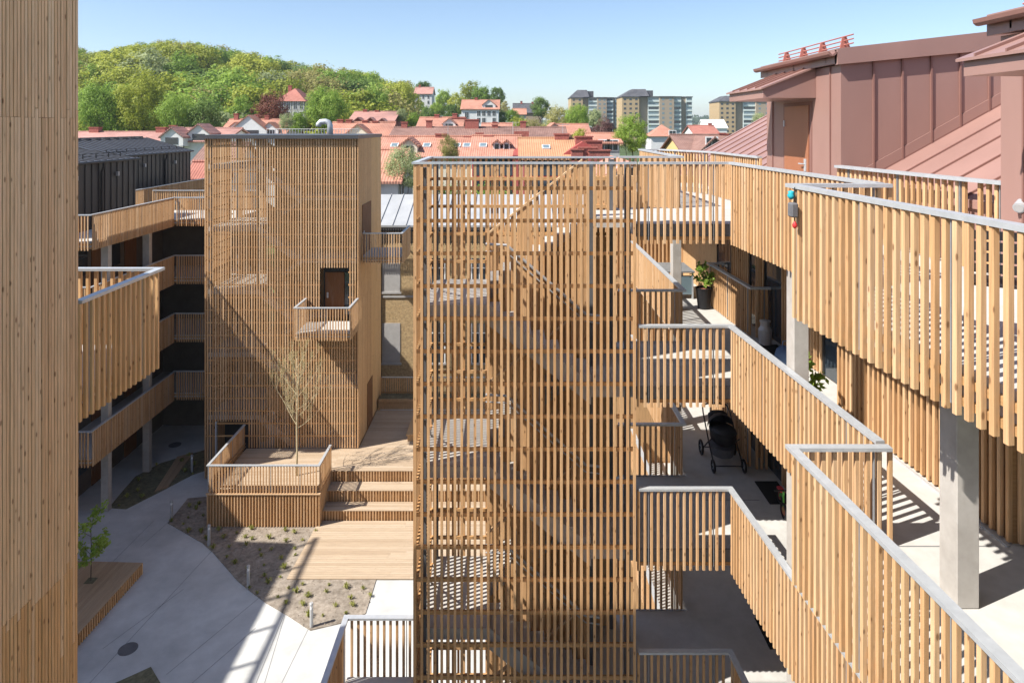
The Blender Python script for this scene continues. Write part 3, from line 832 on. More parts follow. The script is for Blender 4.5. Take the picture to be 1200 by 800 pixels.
# ================================================================ CENTRAL STAIR TOWER
TX, TXe, TY, TYe = -1.716, 2.164, 11.94, 14.20
ct = thing('stair_tower', 'open stair tower wrapped in spaced vertical wooden slats with concrete flights inside', 'stair tower', (0.2, 13, 0))
TOP = F(4) + RH
segs = [(0.05, 5.3), (5.306, 10.4), (10.406, TOP-0.04)]
def tower_slats(parent, pts, segs, mat, name='slat'):
    for (x, y, a) in pts:
        for (z0, z1) in segs: slat(parent, x, y, z0, z1, a, 0.045, 0.034, mat=mat, name=name, jit=0.6)
n = 33
tower_slats(ct, [(TX+0.022+i*(TXe-TX-0.044)/n, TY, 0) for i in range(n+1)], segs, 'slat_tower')
n2 = 19
tower_slats(ct, [(TX, TY+(i+0.6)*(TYe-TY)/(n2+1), math.pi/2) for i in range(n2)], segs, 'slat_tower')
tower_slats(ct, [(TX+0.022+i*(TXe-TX-0.044)/n, TYe, 0) for i in range(n+1)], segs, 'slat_tower', 'rear_slat')
m = MB(); sweep(m, [(TXe, TYe), (TX, TYe), (TX, TY), (TXe+0.02, TY)], -0.035, 0.07, TOP-0.036, TOP); m.build('handrail', M['steel'], ct, fixn=True)
z = TOP - 0.46
while z > 0.2:
    MB().box(TX+0.04, TXe, TY+0.02, TY+0.062, z-0.032, z+0.032).build('rung', M['rung'], ct)
    MB().box(TX+0.02, TX+0.062, TY+0.064, TYe-0.064, z-0.03, z+0.03).build('rung', M['rung'], ct)
    MB().box(TX+0.04, TXe, TYe-0.062, TYe-0.02, z-0.032, z+0.032).build('rung', M['rung'], ct)
    z -= 0.5714
for (x, y) in ((TX+0.15, TY+0.16), (TX+0.15, TYe-0.16), (TXe-0.12, TYe-0.16), (TXe-0.12, TY+0.16), (1.50, 13.1)):
    MB().box(x-0.05, x+0.05, y-0.05, y+0.05, 0.0, TOP-0.1 if x < 1 else TOP-0.05).build('steel_post', M['steel_dark'], ct)
for k in range(-1, 5):        # diagonal braces at the left side
    zb = F(k)+0.2
    if zb+1.2 > TOP: continue
    m = MB(); m.tube([(TX+0.15, TY+0.2, zb+2.2), (TX+0.15, TYe-0.2, zb+0.6)], 0.02, 6); m.build('brace', M['steel'], ct)
for i in range(21):           # close-boarded rear wall behind the flights
    slat(ct, -0.42 + i*0.123, TYe-0.10, 0.05, F(4)-0.55, 0, 0.118, 0.022, 'slat_tower', 'rear_board', 0.2)
FL, FR = -0.45, 1.40           # flights run between these
def flight(parent, xl, xr, zl, zr, y0, y1, nr=8, mat='conc_grey'):
    """sawtooth flight between (xl,zl) and (xr,zr); higher end given by z"""
    up = zr > zl; rise = (zr-zl)/nr; run = (xr-xl)/(nr-1) if nr > 1 else 0
    top = [(xl, zl)]
    x = xl; z = zl
    if up:
        for i in range(nr):
            z += rise; top.append((x, z))
            if i < nr-1: x += run; top.append((x, z))
    else:
        for i in range(nr):
            top.append((x, z + rise)) if False else None
            z += rise; top.append((x, z))
            if i < nr-1: x += run; top.append((x, z))
    th = 0.20
    bot = [(xr, zr-th), (xl, zl-th)]
    m = MB(); m.prism_y(top + bot, y0, y1)
    fl = m.build('flight', M[mat], parent, fixn=True)
    return fl
for k in range(0, 5):
    zf = F(k); zh = F(k) - 1.428
    if k < 4:
        MB().box(FR, FX0, TY+0.13, TYe-0.1, zf-0.2, zf).build('landing', M['conc_grey'], ct)
    else:
        MB().box(1.62, FX0, 13.0, TYe-0.1, zf-0.2, zf).build('landing', M['conc_grey'], ct)
        MB().box(FR, 1.615, 13.16, TYe-0.1, zf-0.2, zf).build('landing', M['conc_grey'], ct)
    MB().box(TX+0.12, FL, TY+0.13, TYe-0.1, zh-0.2, zh).build('landing', M['conc_grey'], ct)
    # rear flight: half landing (left) up to floor k (right)
    flight(ct, FL, FR, zh, zf, 13.16, TYe-0.12)
    # front flight: half landing (left) down to floor k-1 (right)
    flight(ct, FL, FR, zh, zf-2.856, TY+0.15, 12.98)
    # slatted wall between the flights
    nb = 16
    for i in range(nb+1):
        x = FL + (FR-FL)*i/nb
        u = i/nb
        zt = min(zh + 1.428*u*1.02 + 1.08, zf+1.06)
        zb = zh - 1.428*u - 0.28
        slat(ct, x, 13.07, zb, zt, 0, 0.07, 0.045, 'slat_tower', 'balustrade_slat', 0.5)
    # steel hand rail along the front flight
    m = MB(); pts = [(FL-0.05, 12.96, zh+0.92), (FL+0.35, 12.96, zh+0.90), (FR, 12.96, zf-2.856+1.02), (FR+0.3, 12.96, zf-2.856+0.98)]
    m.tube(pts, 0.028, 8); hr = m.build('stair_handrail', M['steel'], ct)
    m = MB(); m.tube([(p[0], 12.97, p[2]-0.14) for p in pts], 0.014, 6); m.build('lower_rail', M['steel'], hr)
    # sloping cap of the slatted wall
    m = MB(); m.prism_y([(FL-0.04, zh+1.06), (FL-0.04, zh+1.10), (FR-0.06, zf+1.10), (FR-0.06, zf+1.06)], 13.03, 13.11); m.build('cap_board', M['board_pale'], ct, fixn=True)
    # stringer plates of the front flight
    m = MB(); m.prism_y([(FL, zh-0.34), (FL, zh+0.04), (FR, zf-2.856+0.04), (FR, zf-2.856-0.34)], TY+0.135, TY+0.149); m.build('stringer', M['conc_grey'], ct, fixn=True)
# side balcony of the stair tower, lower left
MB().box(-3.08, TX-0.04, 10.0, 12.78, F(1)-0.2, F(1)).build('balcony_slab', M['conc'], ct)
fence('balcony_railing', 'slatted railing of the small balcony on the courtyard side of the open stair tower', [(TX-0.08, 12.83), (-3.13, 12.83), (-3.13, 9.9)], F(1)+RH, F(1)-DN, inward=1)

# ================================================================ NEAR LEFT TOWER (closed cladding, in shade)
NX, NYe, NTOP = -5.10, 8.03, 17.9
nt_ = thing('clad_tower', 'tall tower closed with narrow weathered vertical boards, greying towards its top', 'tower', (-7.5, 4, 0))
MB().box(-9.6, NX-0.045, 0.5, NYe-0.05, 0, NTOP).build('core', M['door'], nt_)
y = NYe - 0.03; i = 0
rw = random.Random(5)
while y > 3.2:
    if y > 4.5:
        cuts = [0.05]
        zc = rw.choice([2.1, 3.2, 4.1])
        while zc < NTOP-0.6: cuts.append(zc); zc += rw.choice([3.3, 3.6, 4.2])
        # board ends line up in courses on most boards
        cuts = [0.05] + [c + rw.choice([0, 0, 0, 0, 0, 0.1, -0.9]) for c in (5.6, 10.9, 16.1)] + [NTOP-0.03]
    else:
        cuts = [0.05, NTOP-0.03]
    for a, b_ in zip(cuts, cuts[1:]):
        zm = (a+b_)/2
        mat = 'slat_old' if zm > 12.5 else 'slat_mid'
        slat(nt_, NX-0.022 + rw.uniform(0, 0.007), y, a, b_-0.004, math.pi/2, 0.040, 0.040, mat, 'board', 0.6)
    y -= 0.052; i += 1
for k in range(60):
    slat(nt_, NX-0.07-k*0.052, NYe-0.02, 0.05, NTOP-0.03, 0, 0.046, 0.035, 'slat_tower', 'rear_board', 0.3)
MB().box(-9.7, NX+0.01, 0.4, NYe+0.03, NTOP, NTOP+0.08).build('coping', M['dark_roof'], nt_)
BH = F(3) + 1.428                         # half landing level
MB().box(-9.0, NX-0.10, NYe+0.05, 9.86, BH-0.2, BH).build('balcony_slab', M['conc'], nt_)
fence('balcony_railing', 'shaded slatted railing of the balcony behind the tall closed board tower', [(NX, NYe+0.02), (NX, 9.93), (-9.0, 9.93)], BH+RH, BH-DN, inward=1, mat='slat_mid')

# ================================================================ LEFT BUILDING
lb = thing('dark_roofed_apartment_building', 'apartment building with dark metal upper floor and timber galleries in shade', 'building', (-21, 30, 0))
GX, GY0, GY1 = -16.65, 27.0, 33.7
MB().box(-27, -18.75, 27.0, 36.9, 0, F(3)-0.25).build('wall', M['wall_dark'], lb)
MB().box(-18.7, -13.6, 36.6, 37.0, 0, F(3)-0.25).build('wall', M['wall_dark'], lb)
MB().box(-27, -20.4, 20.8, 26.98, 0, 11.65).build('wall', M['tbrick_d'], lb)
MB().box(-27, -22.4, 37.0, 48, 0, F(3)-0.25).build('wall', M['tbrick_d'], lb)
for k in (0, 1, 2, 3):
    MB().prism([(-18.74, GY0+0.07), (GX-0.07, GY0+0.07), (GX-0.07, GY1+0.05), (-13.9, GY1+0.05), (-13.9, 36.58), (-18.74, 36.58)], F(k)-0.22, F(k)).build('gallery_slab', M['conc'], lb)
MB().prism([(-22.4, 36.59), (-13.9, 36.59), (-13.9, 37.5), (-20.7, 37.5), (-20.7, 47.5), (-22.4, 47.5)], F(3)-0.22, F(3)).build('gallery_slab', M['conc'], lb)
MB().box(-22.3, -20.75, 37.6, 47.4, 0, F(3)-0.23).build('wall', M['tbrick_d'], lb)
for yy in (28.4, 31.6):
    for k in (-1, 0, 1, 2):
        MB().box(GX-0.45, GX-0.15, yy, yy+0.25, F(k)+0.002, F(k+1)-0.222).build('column', M['column'], lb)
for k in (-1, 0, 1, 2):
    MB().box(-15.2, -14.95, 34.6, 34.85, F(k)+0.002, F(k+1)-0.222).build('column', M['column'], lb)
    # entrance doors and dark windows behind the galleries
    for yy in (28.0, 30.4, 33.0):
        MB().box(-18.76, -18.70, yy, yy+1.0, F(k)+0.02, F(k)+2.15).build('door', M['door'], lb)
    for yy in (29.2, 31.7):
        wv = MB().box(-18.76, -18.71, yy, yy+0.9, F(k)+0.9, F(k)+2.1).build('window', M['glass'], lb)
    for xx in (-16.4, -14.6):
        MB().box(xx, xx+0.95, 36.55, 36.61, F(k)+0.02, F(k)+2.15).build('door', M['door'], lb)
lw = {3: 'topmost gallery below the dark metal upper floor', 2: 'shaded gallery one below the dark metal upper floor', 1: 'shaded gallery two below the dark metal upper floor', 0: 'lowest shaded gallery above the courtyard paving'}
for k in (3, 2, 1, 0):
    fence('gallery_railing', 'slatted railing of the %s' % lw[k], [(-17.65, GY0), (GX, GY0), (GX, GY1), (-13.98, GY1)], F(k)+RH, F(k)-DN, inward=1 if True else 1, group='slatted railings of the shaded galleries')
fence('gallery_railing', 'slatted railing at the back of the rooftop walkway beside the far stair tower', [(-19.7, 37.45), (-14.0, 37.45)], F(3)+RH, F(3)-DN, inward=-1)
fence('gallery_railing', 'long slatted railing in front of the farther dark metal wall', [(-20.75, 37.6), (-20.75, 47.4)], F(3)+RH, F(3)-DN, inward=1)
def roof_walk(x, y0, y1, z):
    m = MB(); m.box(x-0.08, x+0.06, y0, y1, z+1.05, z+1.17)
    y = y0
    while y <= y1: m.box(x-0.04, x+0.04, y, y+0.10, z-0.02, z+1.05); y += 1.45
    m.build('roof_walk_railing', M['black_metal'], lb)
def metal_house(x, xb, y0, y1, ze, zr, slope_in=3.5):
    """dark standing-seam upper floor with chamfered roof"""
    m = MB(); m.prism_y([(xb, F(3)-0.2), (x, F(3)-0.2), (x, ze), (x-slope_in, zr), (xb, zr)], y0, y1); bd = m.build('upper_floor', M['dark'], lb, fixn=True)
    m = MB(); m.prism_y([(x+0.12, ze-0.04), (x+0.12, ze+0.05), (x-slope_in, zr+0.09), (xb, zr+0.09), (xb, zr+0.01), (x-slope_in, zr+0.01)], y0-0.12, y1+0.12); rf = m.build('roof', M['dark_roof'], lb, fixn=True)
    y = y0+0.25
    while y < y1:
        MB().box(x+0.001, x+0.035, y-0.014, y+0.014, F(3), ze).build('seam', M['dark'], bd)
        m = MB(); m.prism_y([(x+0.10, ze+0.052), (x+0.10, ze+0.085), (x-slope_in, zr+0.125), (x-slope_in, zr+0.092)], y-0.012, y+0.012); m.build('seam', M['dark'], rf)
        y += 0.5
    m = MB(); m.tube([(x+0.16, y0-0.1, ze), (x+0.16, y1+0.1, ze)], 0.06, 8); m.build('gutter', M['dark'], rf)
    for f in (0.22, 0.62):
        yy = y0+(y1-y0)*f
        m = MB(); m.tube([(x+0.16, yy, ze-0.03), (x+0.16, yy, ze-0.25), (x+0.07, yy, ze-0.5), (x+0.07, yy, F(3)+0.05)], 0.05, 8); m.build('downpipe', M['black_metal'], bd)
        m = MB(); m.box(x+0.036, x+0.16, yy+1.2, yy+1.3, ze-0.75, ze-0.55); m.build('wall_lamp', M['lamp'], bd)
    m = MB()
    for dz in (0.12, 0.24): m.tube([(x-0.45, y0, ze+0.12+dz), (x-0.45, y1, ze+0.12+dz)], 0.012, 5)
    y = y0+0.3
    while y < y1: m.box(x-0.47, x-0.43, y, y+0.03, ze+0.08, ze+0.37); y += 1.0
    m.build('snow_guard', M['black_metal'], rf)
    # ridge vents
    y = y0+0.5
    while y < y1-0.5:
        MB().box(x-slope_in-0.25, x-slope_in+0.1, y, y+0.55, zr+0.06, zr+0.20).build('ridge_vent', M['dark_roof'], rf); y += 0.95
metal_house(-19.3, -27, 27.1, 35.0, 14.36, 14.95, 4.0)
metal_house(-22.2, -29, 37.8, 47.1, 14.32, 15.15, 3.0)
# nearer stretch of the same house behind the clad tower, with a roof walk and its railing
metal_house(-20.4, -27, 6.0, 20.8, 14.2, 14.7, 4.0)
MB().box(-26.9, -20.45, 6.05, 20.75, 0, F(3)-0.21).build('wall', M['tbrick_d'], lb)
roof_walk(-20.4, 6.0, 20.8, 14.25)
# ================================================================ FAR STAIR TOWER
LX0, LX1, LY0, LY1, LT = -13.95, -6.98, 31.0, 36.5, 15.45
lt = thing('stair_tower', 'tall stair tower wrapped in dense wooden slats with flat dark roof and vent pipe', 'stair tower', (-10.5, 33.5, 0))
door_x = (-8.72, -7.44); dz0, dz1 = F(1)+1.428-0.35, 9.6
n = 59
for i in range(n+1):
    x = LX0 + 0.022 + i*(LX1-LX0-0.044)/n
    if door_x[0] < x < door_x[1]:
        rngs = [(dz1, LT), (DZ+0.03, dz0-0.02)]
    elif -13.45 < x < -11.95: rngs = [(2.62, 9.0), (9.006, LT)]
    elif x <= -13.45 or x < TX0: rngs = [(0.05, 9.0), (9.006, LT)]
    else: rngs = [(DZ+0.03, 9.0), (9.006, LT)]
    for (a, b_) in rngs: slat(lt, x, LY0, a, b_, 0, 0.056, 0.028, mat='slat', jit=0.5)
for i in range(24):
    slat(lt, LX0, LY0+0.12+i*0.118, 0.05, LT, math.pi/2, 0.045, 0.030, mat='slat_tower', name='side_slat', jit=0.5)
for i in range(20):
    slat(lt, LX0+0.05+i*0.118, 34.6, 0.05, LT, 0, mat='slat', name='rear_slat', jit=0.5)
z = LT - 0.35
while z > DZ+0.3:
    if z > 9.7 or z < dz0-0.05 : MB().box(LX0+0.04, LX1-0.1, LY0+0.018, LY0+0.06, z-0.03, z+0.03).build('rung', M['rung'], lt)
    else:
        MB().box(LX0+0.04, door_x[0], LY0+0.018, LY0+0.06, z-0.03, z+0.03).build('rung', M['rung'], lt)
        MB().box(door_x[1], LX1-0.1, LY0+0.018, LY0+0.06, z-0.03, z+0.03).build('rung', M['rung'], lt)
    MB().box(LX0+0.037, LX0+0.085, LY0+0.087, 33.9, z-0.03, z+0.03).build('rung', M['rung'], lt)
    z -= 0.5714
# core with lift shaft, clad in boards
MB().box(-11.6, LX1-0.05, 33.45, LY1-0.05, 0.01, LT).build('core', M['board'], lt)
MB().box(-9.0, LX1-0.055, 32.9, 33.44, 0.01, LT-0.01).build('core', M['board'], lt)
i = 0; y = LY0+0.06
while y < LY1-0.03:
    lowdoor = 33.0 < y < 34.3; updoor = 31.7 < y < 33.9
    rr = [(DZ+0.02, 8.0), (8.006, LT)]
    mt = 'slat_mid' if y > 33.95 else 'slat_tower'
    for (a, b_) in rr: slat(lt, LX1-0.02, y, a, b_, math.pi/2, 0.098, 0.024, mt, 'board', 0.3)
    y += 0.118
ud = MB().box(LX1-0.004, LX1+0.02, 31.8, 33.75, F(2)+1.428, F(2)+1.428+2.35).build('door', M['door'], lt)
MB().box(LX1+0.021, LX1+0.05, 32.0, 32.1, F(2)+2.4, F(2)+2.55).build('handle', M['steel'], ud)
MB().box(LX1-0.004, LX1+0.02, 32.9, 34.1, DZ, DZ+2.2).build('door', M['door'], lt)
for (k) in range(0, 5):
    zf = F(k)
    if zf < LT-1:
        MB().box(LX0+0.12, -11.5, LY0+0.12, 34.4, zf-0.2, zf).build('landing', M['conc_grey'], lt)
        flight(lt, -11.5, -9.65, zf, zf-1.428, LY0+0.15, 32.05)
        flight(lt, -11.5, -9.65, zf-2.856, zf-1.428, 32.2, 33.3)
        MB().box(-9.65, LX1-0.1, LY0+0.12, 33.4, zf-1.428-0.2, zf-1.428).build('landing', M['conc_grey'], lt)
        m = MB(); m.prism_y([(-11.5, zf-0.34), (-11.5, zf+0.05), (-9.65, zf-1.428+0.05), (-9.65, zf-1.428-0.34)], LY0+0.12, LY0+0.145); m.build('stringer', M['conc_grey'], lt, fixn=True)
        m = MB(); m.prism_y([(-11.55, zf+0.03), (-11.55, zf+1.05), (-9.65, zf-1.428+1.05), (-9.65, zf-1.428+0.03)], 32.1, 32.15); m.build('balustrade', M['board'], lt, fixn=True)
for (x, y) in ((LX0+0.18, LY0+0.2), (-11.6, LY0+0.2), (LX0+0.18, 34.3), (-9.5, LY0+0.2)):
    MB().box(x-0.06, x+0.06, y-0.06, y+0.06, 0.01, LT-0.02).build('steel_post', M['steel_dark'] if x < -10 else M['rung'], lt)
# roof
m = MB(); m.box(LX0-0.18, LX1+0.02, LY0-0.16, LY1+0.1, LT+0.001, LT+0.17); rf = m.build('roof', M['dark_roof'], lt)
m = MB(); m.tube([(-8.9, 33.4, LT+0.1), (-8.9, 33.4, LT+0.62), (-8.98, 33.4, LT+0.75), (-9.12, 33.4, LT+0.80), (-9.35, 33.4, LT+0.78), (-9.46, 33.4, LT+0.66), (-9.47, 33.4, LT+0.55)], 0.14, 12); m.build('vent_pipe', M['steel'], rf, smooth=True)
m = MB()
for yy in (35.6,):
    m.tube([(-12.8, yy, LT+0.42), (-8.0, yy, LT+0.42)], 0.015, 6)
    for i in range(33): m.box(-12.8+i*0.15, -12.78+i*0.15, yy-0.01, yy+0.01, LT+0.16, LT+0.42)
m.build('roof_guard', M['lamp'], rf)
# door and balcony in the front
fr = MB().box(door_x[0]-0.03, door_x[1]+0.03, LY0+0.75, LY0+0.80, dz0+0.1, dz1).build('door_recess', M['black_metal'], lt)
MB().box(door_x[0]+0.05, door_x[0]+0.93, LY0+0.70, LY0+0.745, F(1)+1.43, F(1)+1.43+2.1).build('door', M['door'], lt)
MB().box(door_x[0]+0.96, door_x[1]-0.02, LY0+0.70, LY0+0.745, F(1)+1.43, F(1)+1.43+2.1).build('side_light', M['glass'], lt)
MB().box(door_x[0]+0.12, door_x[0]+0.2, LY0+0.68, LY0+0.70, F(1)+2.35, F(1)+2.6).build('handle', M['steel'], lt)
BZ = F(1)+1.428
MB().box(-9.30, LX1-0.03, 29.38, LY0+0.7, BZ-0.2, BZ).build('balcony_slab', M['conc'], lt)
fence('balcony_railing', 'slatted railing of the balcony in front of the brown door of the far tower', [(-9.35, LY0-0.06), (-9.35, 29.32), (LX1, 29.32), (LX1, LY0-0.06)], BZ+RH, BZ-DN, inward=1)
SZ = F(2)+1.428
MB().box(LX1+0.03, -5.15, 31.65, 34.0, SZ-0.2, SZ).build('balcony_slab', M['conc'], lt)
fence('balcony_railing', 'slatted railing of the side balcony between the far tower and the brick house', [(LX1+0.08, 31.55), (-5.08, 31.55), (-5.08, 34.0)], SZ+RH, SZ-DN, inward=1)
# tower entrance opening at courtyard level
MB().box(-13.42, -11.98, LY0+0.9, LY0+0.95, 0, 2.6).build('entrance_recess', M['black_metal'], lt)
MB().box(-13.47, -13.41, LY0-0.03, LY0+0.1, 0, 2.62).build('jamb', M['steel'], lt)

# ================================================================ YELLOW BRICK HOUSE behind
bh = thing('brick_house', 'old yellow-brown brick house with pale standing-seam metal roof behind the terrace', 'house', (-3, 42, 0))
BY = 40.0
MB().box(-9.2, 4.6, BY, 47.5, 0, 10.15).build('wall', M['ybrick'], bh)
MB().box(-9.3, 4.7, BY-0.06, BY-0.005, 6.0, 6.12).build('string_course', M['panel'], bh)
MB().box(-9.3, 4.7, BY-0.12, BY-0.005, 9.95, 10.14).build('cornice', M['panel'], bh)
m = MB(); m.prism_x([(BY-0.35, 10.16), (BY+3.8, 11.55), (47.9, 10.16), (47.9, 10.26), (BY+3.8, 11.66), (BY-0.35, 10.27)], -9.5, 4.8); br = m.build('roof', M['zinc'], bh, fixn=True)
x = -9.3
while x < 4.8:
    m = MB(); m.prism_x([(BY-0.35, 10.271), (BY+3.8, 11.661), (BY+3.8, 11.72), (BY-0.35, 10.33)], x, x+0.035); m.build('seam', M['lamp'], br); x += 0.78
for (x0, x1) in ((-7.6, -6.55), (-4.9, -3.9), (-2.4, -1.4), (0.1, 1.1), (2.4, 3.4)):
    for (z0, z1) in ((6.35, 8.3), (2.2, 4.5)):
        w = MB().box(x0, x1, BY-0.03, BY-0.002, z0, z1).build('window', M['panel'] if x0 < -6 else M['glass'], bh)
        MB().box(x0-0.08, x1+0.08, BY-0.09, BY-0.031, z0-0.12, z0-0.005).build('sill', M['panel'], w)
        if x0 > -6:
            m = MB(); xm = (x0+x1)/2
            m.box(x0, x0+0.07, BY-0.05, BY-0.031, z0, z1); m.box(x1-0.07, x1, BY-0.05, BY-0.031, z0, z1); m.box(xm-0.035, xm+0.035, BY-0.05, BY-0.031, z0, z1); m.box(x0+0.071, xm-0.036, BY-0.05, BY-0.031, z1-0.6, z1-0.53); m.box(xm+0.036, x1-0.071, BY-0.05, BY-0.031, z1-0.6, z1-0.53)
            m.build('frame', M['frame_w'], w)
m = MB(); m.tube([(-7.75, BY-0.06, 10.0), (-7.75, BY-0.06, 8.0), (-7.68, BY-0.06, 7.7), (-7.68, BY-0.06, 0.2)], 0.06, 8); m.build('downpipe', M['black_metal'], bh)
m = MB(); m.tube([(-5.35, BY-0.06, 10.0), (-5.35, BY-0.06, 0.2)], 0.06, 8); m.build('downpipe', M['black_metal'], bh)
ef = thing('eaves_fence', 'dark metal picket fence along the eaves of the brick house', 'fence', (-3, 39.2, 9.0))
m = MB(); m.box(-9.4, 4.7, 39.30, 39.34, 9.98, 10.04); m.box(-9.4, 4.7, 39.30, 39.34, 9.3, 9.36); m.build('rail', M['black_metal'], ef)
x = -9.3
while x < 4.7:
    MB().box(x, x+0.05, 39.27, 39.30, 9.2, 10.15).build('picket', M['black_metal'], ef); x += 0.14
for x in (-9.2, -6.5, -3.5, -0.5, 2.5, 4.4):
    MB().box(x, x+0.08, 39.345, BY-0.005, 9.3, 9.38).build('bracket', M['black_metal'], ef)

# ================================================================ TOWN
def hx(px, Z): return (px-600)*Z/FPX
def hz(py, Z): return CAMZ - (py-HZ)*Z/FPX
def gz(x, y): return ground(x, y)

def roof_slab(m, axis, x0, x1, y0, y1, ze, zr, oh=0.35, th=0.16):
    if axis == 'x':
        ym = (y0+y1)/2; k = (zr-ze)/(ym-y0)
        m.prism_x([(y0-oh, ze-k*oh), (ym, zr), (y1+oh, ze-k*oh), (y1+oh, ze-k*oh+th), (ym, zr+th), (y0-oh, ze-k*oh+th)], x0-oh, x1+oh)
    elif axis == 'y':
        xm = (x0+x1)/2; k = (zr-ze)/(xm-x0)
        m.prism_y([(x0-oh, ze-k*oh), (xm, zr), (x1+oh, ze-k*oh), (x1+oh, ze-k*oh+th), (xm, zr+th), (x0-oh, ze-k*oh+th)], y0-oh, y1+oh)
    else:
        h = min(x1-x0, y1-y0)/2; k = (zr-ze)/h; xa, xb, ya, yb = x0-oh, x1+oh, y0-oh, y1+oh; zb = ze-k*oh
        if (x1-x0) >= (y1-y0): r0, r1 = (x0+h, (y0+y1)/2), (x1-h, (y0+y1)/2)
        else: r0, r1 = ((x0+x1)/2, y0+h), ((x0+x1)/2, y1-h)
        if abs(r0[0]-r1[0]) + abs(r0[1]-r1[1]) < 0.2:
            r0 = r1 = ((x0+x1)/2, (y0+y1)/2)
            m.add([(xa,ya,zb),(xb,ya,zb),(xb,yb,zb),(xa,yb,zb),(*r0,zr)], [(3,2,1,0),(0,1,4),(1,2,4),(2,3,4),(3,0,4)])
        elif (x1-x0) >= (y1-y0):
            m.add([(xa,ya,zb),(xb,ya,zb),(xb,yb,zb),(xa,yb,zb),(*r0,zr),(*r1,zr)], [(3,2,1,0),(0,1,5,4),(1,2,5),(2,3,4,5),(3,0,4)])
        else:
            m.add([(xa,ya,zb),(xb,ya,zb),(xb,yb,zb),(xa,yb,zb),(*r0,zr),(*r1,zr)], [(3,2,1,0),(0,1,4),(1,2,5,4),(2,3,5),(3,0,4,5)])

def house(label, x0, x1, y0, y1, ze, zr, axis='x', wall='white', roof='tile_o', chim=(), dorm=(), wins=(), frame='frame_w', name='house', base=None, sub=()):
    if base is None: base = min(gz(x0, y0), gz(x1, y0), gz((x0+x1)/2, (y0+y1)/2)) - 0.3
    t = thing(name, label, 'house', ((x0+x1)/2, (y0+y1)/2, base))
    m = MB()
    if axis == 'x':
        ym = (y0+y1)/2; m.prism_x([(y0, base), (y1, base), (y1, ze), (ym, zr-0.02), (y0, ze)], x0, x1)
    elif axis == 'y':
        xm = (x0+x1)/2; m.prism_y([(x0, base), (x1, base), (x1, ze), (xm, zr-0.02), (x0, ze)], y0, y1)
    else: m.box(x0, x1, y0, y1, base, ze)
    m.build('wall', M[wall], t, fixn=True)
    m = MB(); roof_slab(m, axis, x0, x1, y0, y1, ze, zr); r = m.build('roof', M[roof], t, fixn=True)
    def zroof(x, y):
        if axis == 'x': return ze + (zr-ze)*(1-abs(y-(y0+y1)/2)/((y1-y0)/2))
        if axis == 'y': return ze + (zr-ze)*(1-abs(x-(x0+x1)/2)/((x1-x0)/2))
        h = min(x1-x0, y1-y0)/2; d = min(x-x0, x1-x, y-y0, y1-y); return ze + (zr-ze)*min(1, d/h)
    if axis == 'x':
        m = MB(); m.tube([(x0-0.35, (y0+y1)/2, zr+0.17), (x1+0.35, (y0+y1)/2, zr+0.17)], 0.13, 6); m.build('ridge_cap', M[roof], r)
    for c in chim:
        cx, cy, top, w = c
        zb = zroof(cx, cy) - 0.2
        cc = MB().box(cx-w/2, cx+w/2, cy-w*0.35, cy+w*0.35, zb, top).build('chimney', M['chimney'], r)
        MB().box(cx-w/2-0.06, cx+w/2+0.06, cy-w*0.35-0.06, cy+w*0.35+0.06, top+0.001, top+0.12).build('cap', M['chimney'], cc)
    for d in dorm:                      # (x, z_bottom, w, h) gabled dormers on the front slope
        dx, zb, w, h = d
        yb = y0 + (zb-ze)/(zr-ze)*((y1-y0)/2) if axis == 'x' else y0
        db = MB()
        db.prism_y([(dx-w/2, zb-0.1), (dx+w/2, zb-0.1), (dx+w/2, zb+h), (dx, zb+h+w*0.4), (dx-w/2, zb+h)], yb, yb+2.6)
        dd = db.build('dormer', M[wall], r, fixn=True)
        m = MB(); m.prism_y([(dx-w/2-0.15, zb+h-0.12), (dx, zb+h+w*0.4), (dx+w/2+0.15, zb+h-0.12), (dx+w/2+0.15, zb+h+0.02), (dx, zb+h+w*0.4+0.14), (dx-w/2-0.15, zb+h+0.02)], yb-0.2, yb+2.7); m.build('dormer_roof', M[roof], r, fixn=True)
        wd = MB().box(dx-w*0.28, dx+w*0.28, yb-0.04, yb-0.002, zb+0.15*h, zb+h*0.95).build('dormer_window', M['glass'], r)
    for (wx, wz, w, h) in wins:
        f = MB(); f.box(wx-w/2-0.1, wx+w/2+0.1, y0-0.05, y0-0.002, wz-0.1, wz+h+0.1); wo = f.build('window', M[frame], t)
        MB().box(wx-w/2, wx-0.03, y0-0.065, y0-0.051, wz, wz+h).build('pane', M['glass'], wo)
        MB().box(wx+0.03, wx+w/2, y0-0.065, y0-0.051, wz, wz+h).build('pane', M['glass'], wo)
    return t, r

def hpx(label, xl, xr, yr, ye, Z, depth, axis='x', chim=(), dorm=(), wins=(), **kw):
    """house whose eaves (ye) stand at distance Z and whose ridge shows at row yr"""
    x0, x1 = hx(xl, Z), hx(xr, Z)
    Zr = Z + depth/2 if axis != 'y' else Z
    ch = [(hx(c[0], Zr), Zr + c[2] if len(c) > 2 else Zr, hz(c[1], Zr), 0.68 if len(c) < 4 else c[3]) for c in chim]
    dm = [(hx(a, Z+1), hz(b_, Z+1), w, h) for a, b_, w, h in dorm]
    ws = [(hx(a, Z), hz(b_, Z), w, h) for a, b_, w, h in wins]
    return house(label, x0, x1, Z, Z+depth, hz(ye, Z), hz(yr, Zr), axis, chim=ch, dorm=dm, wins=ws, **kw)

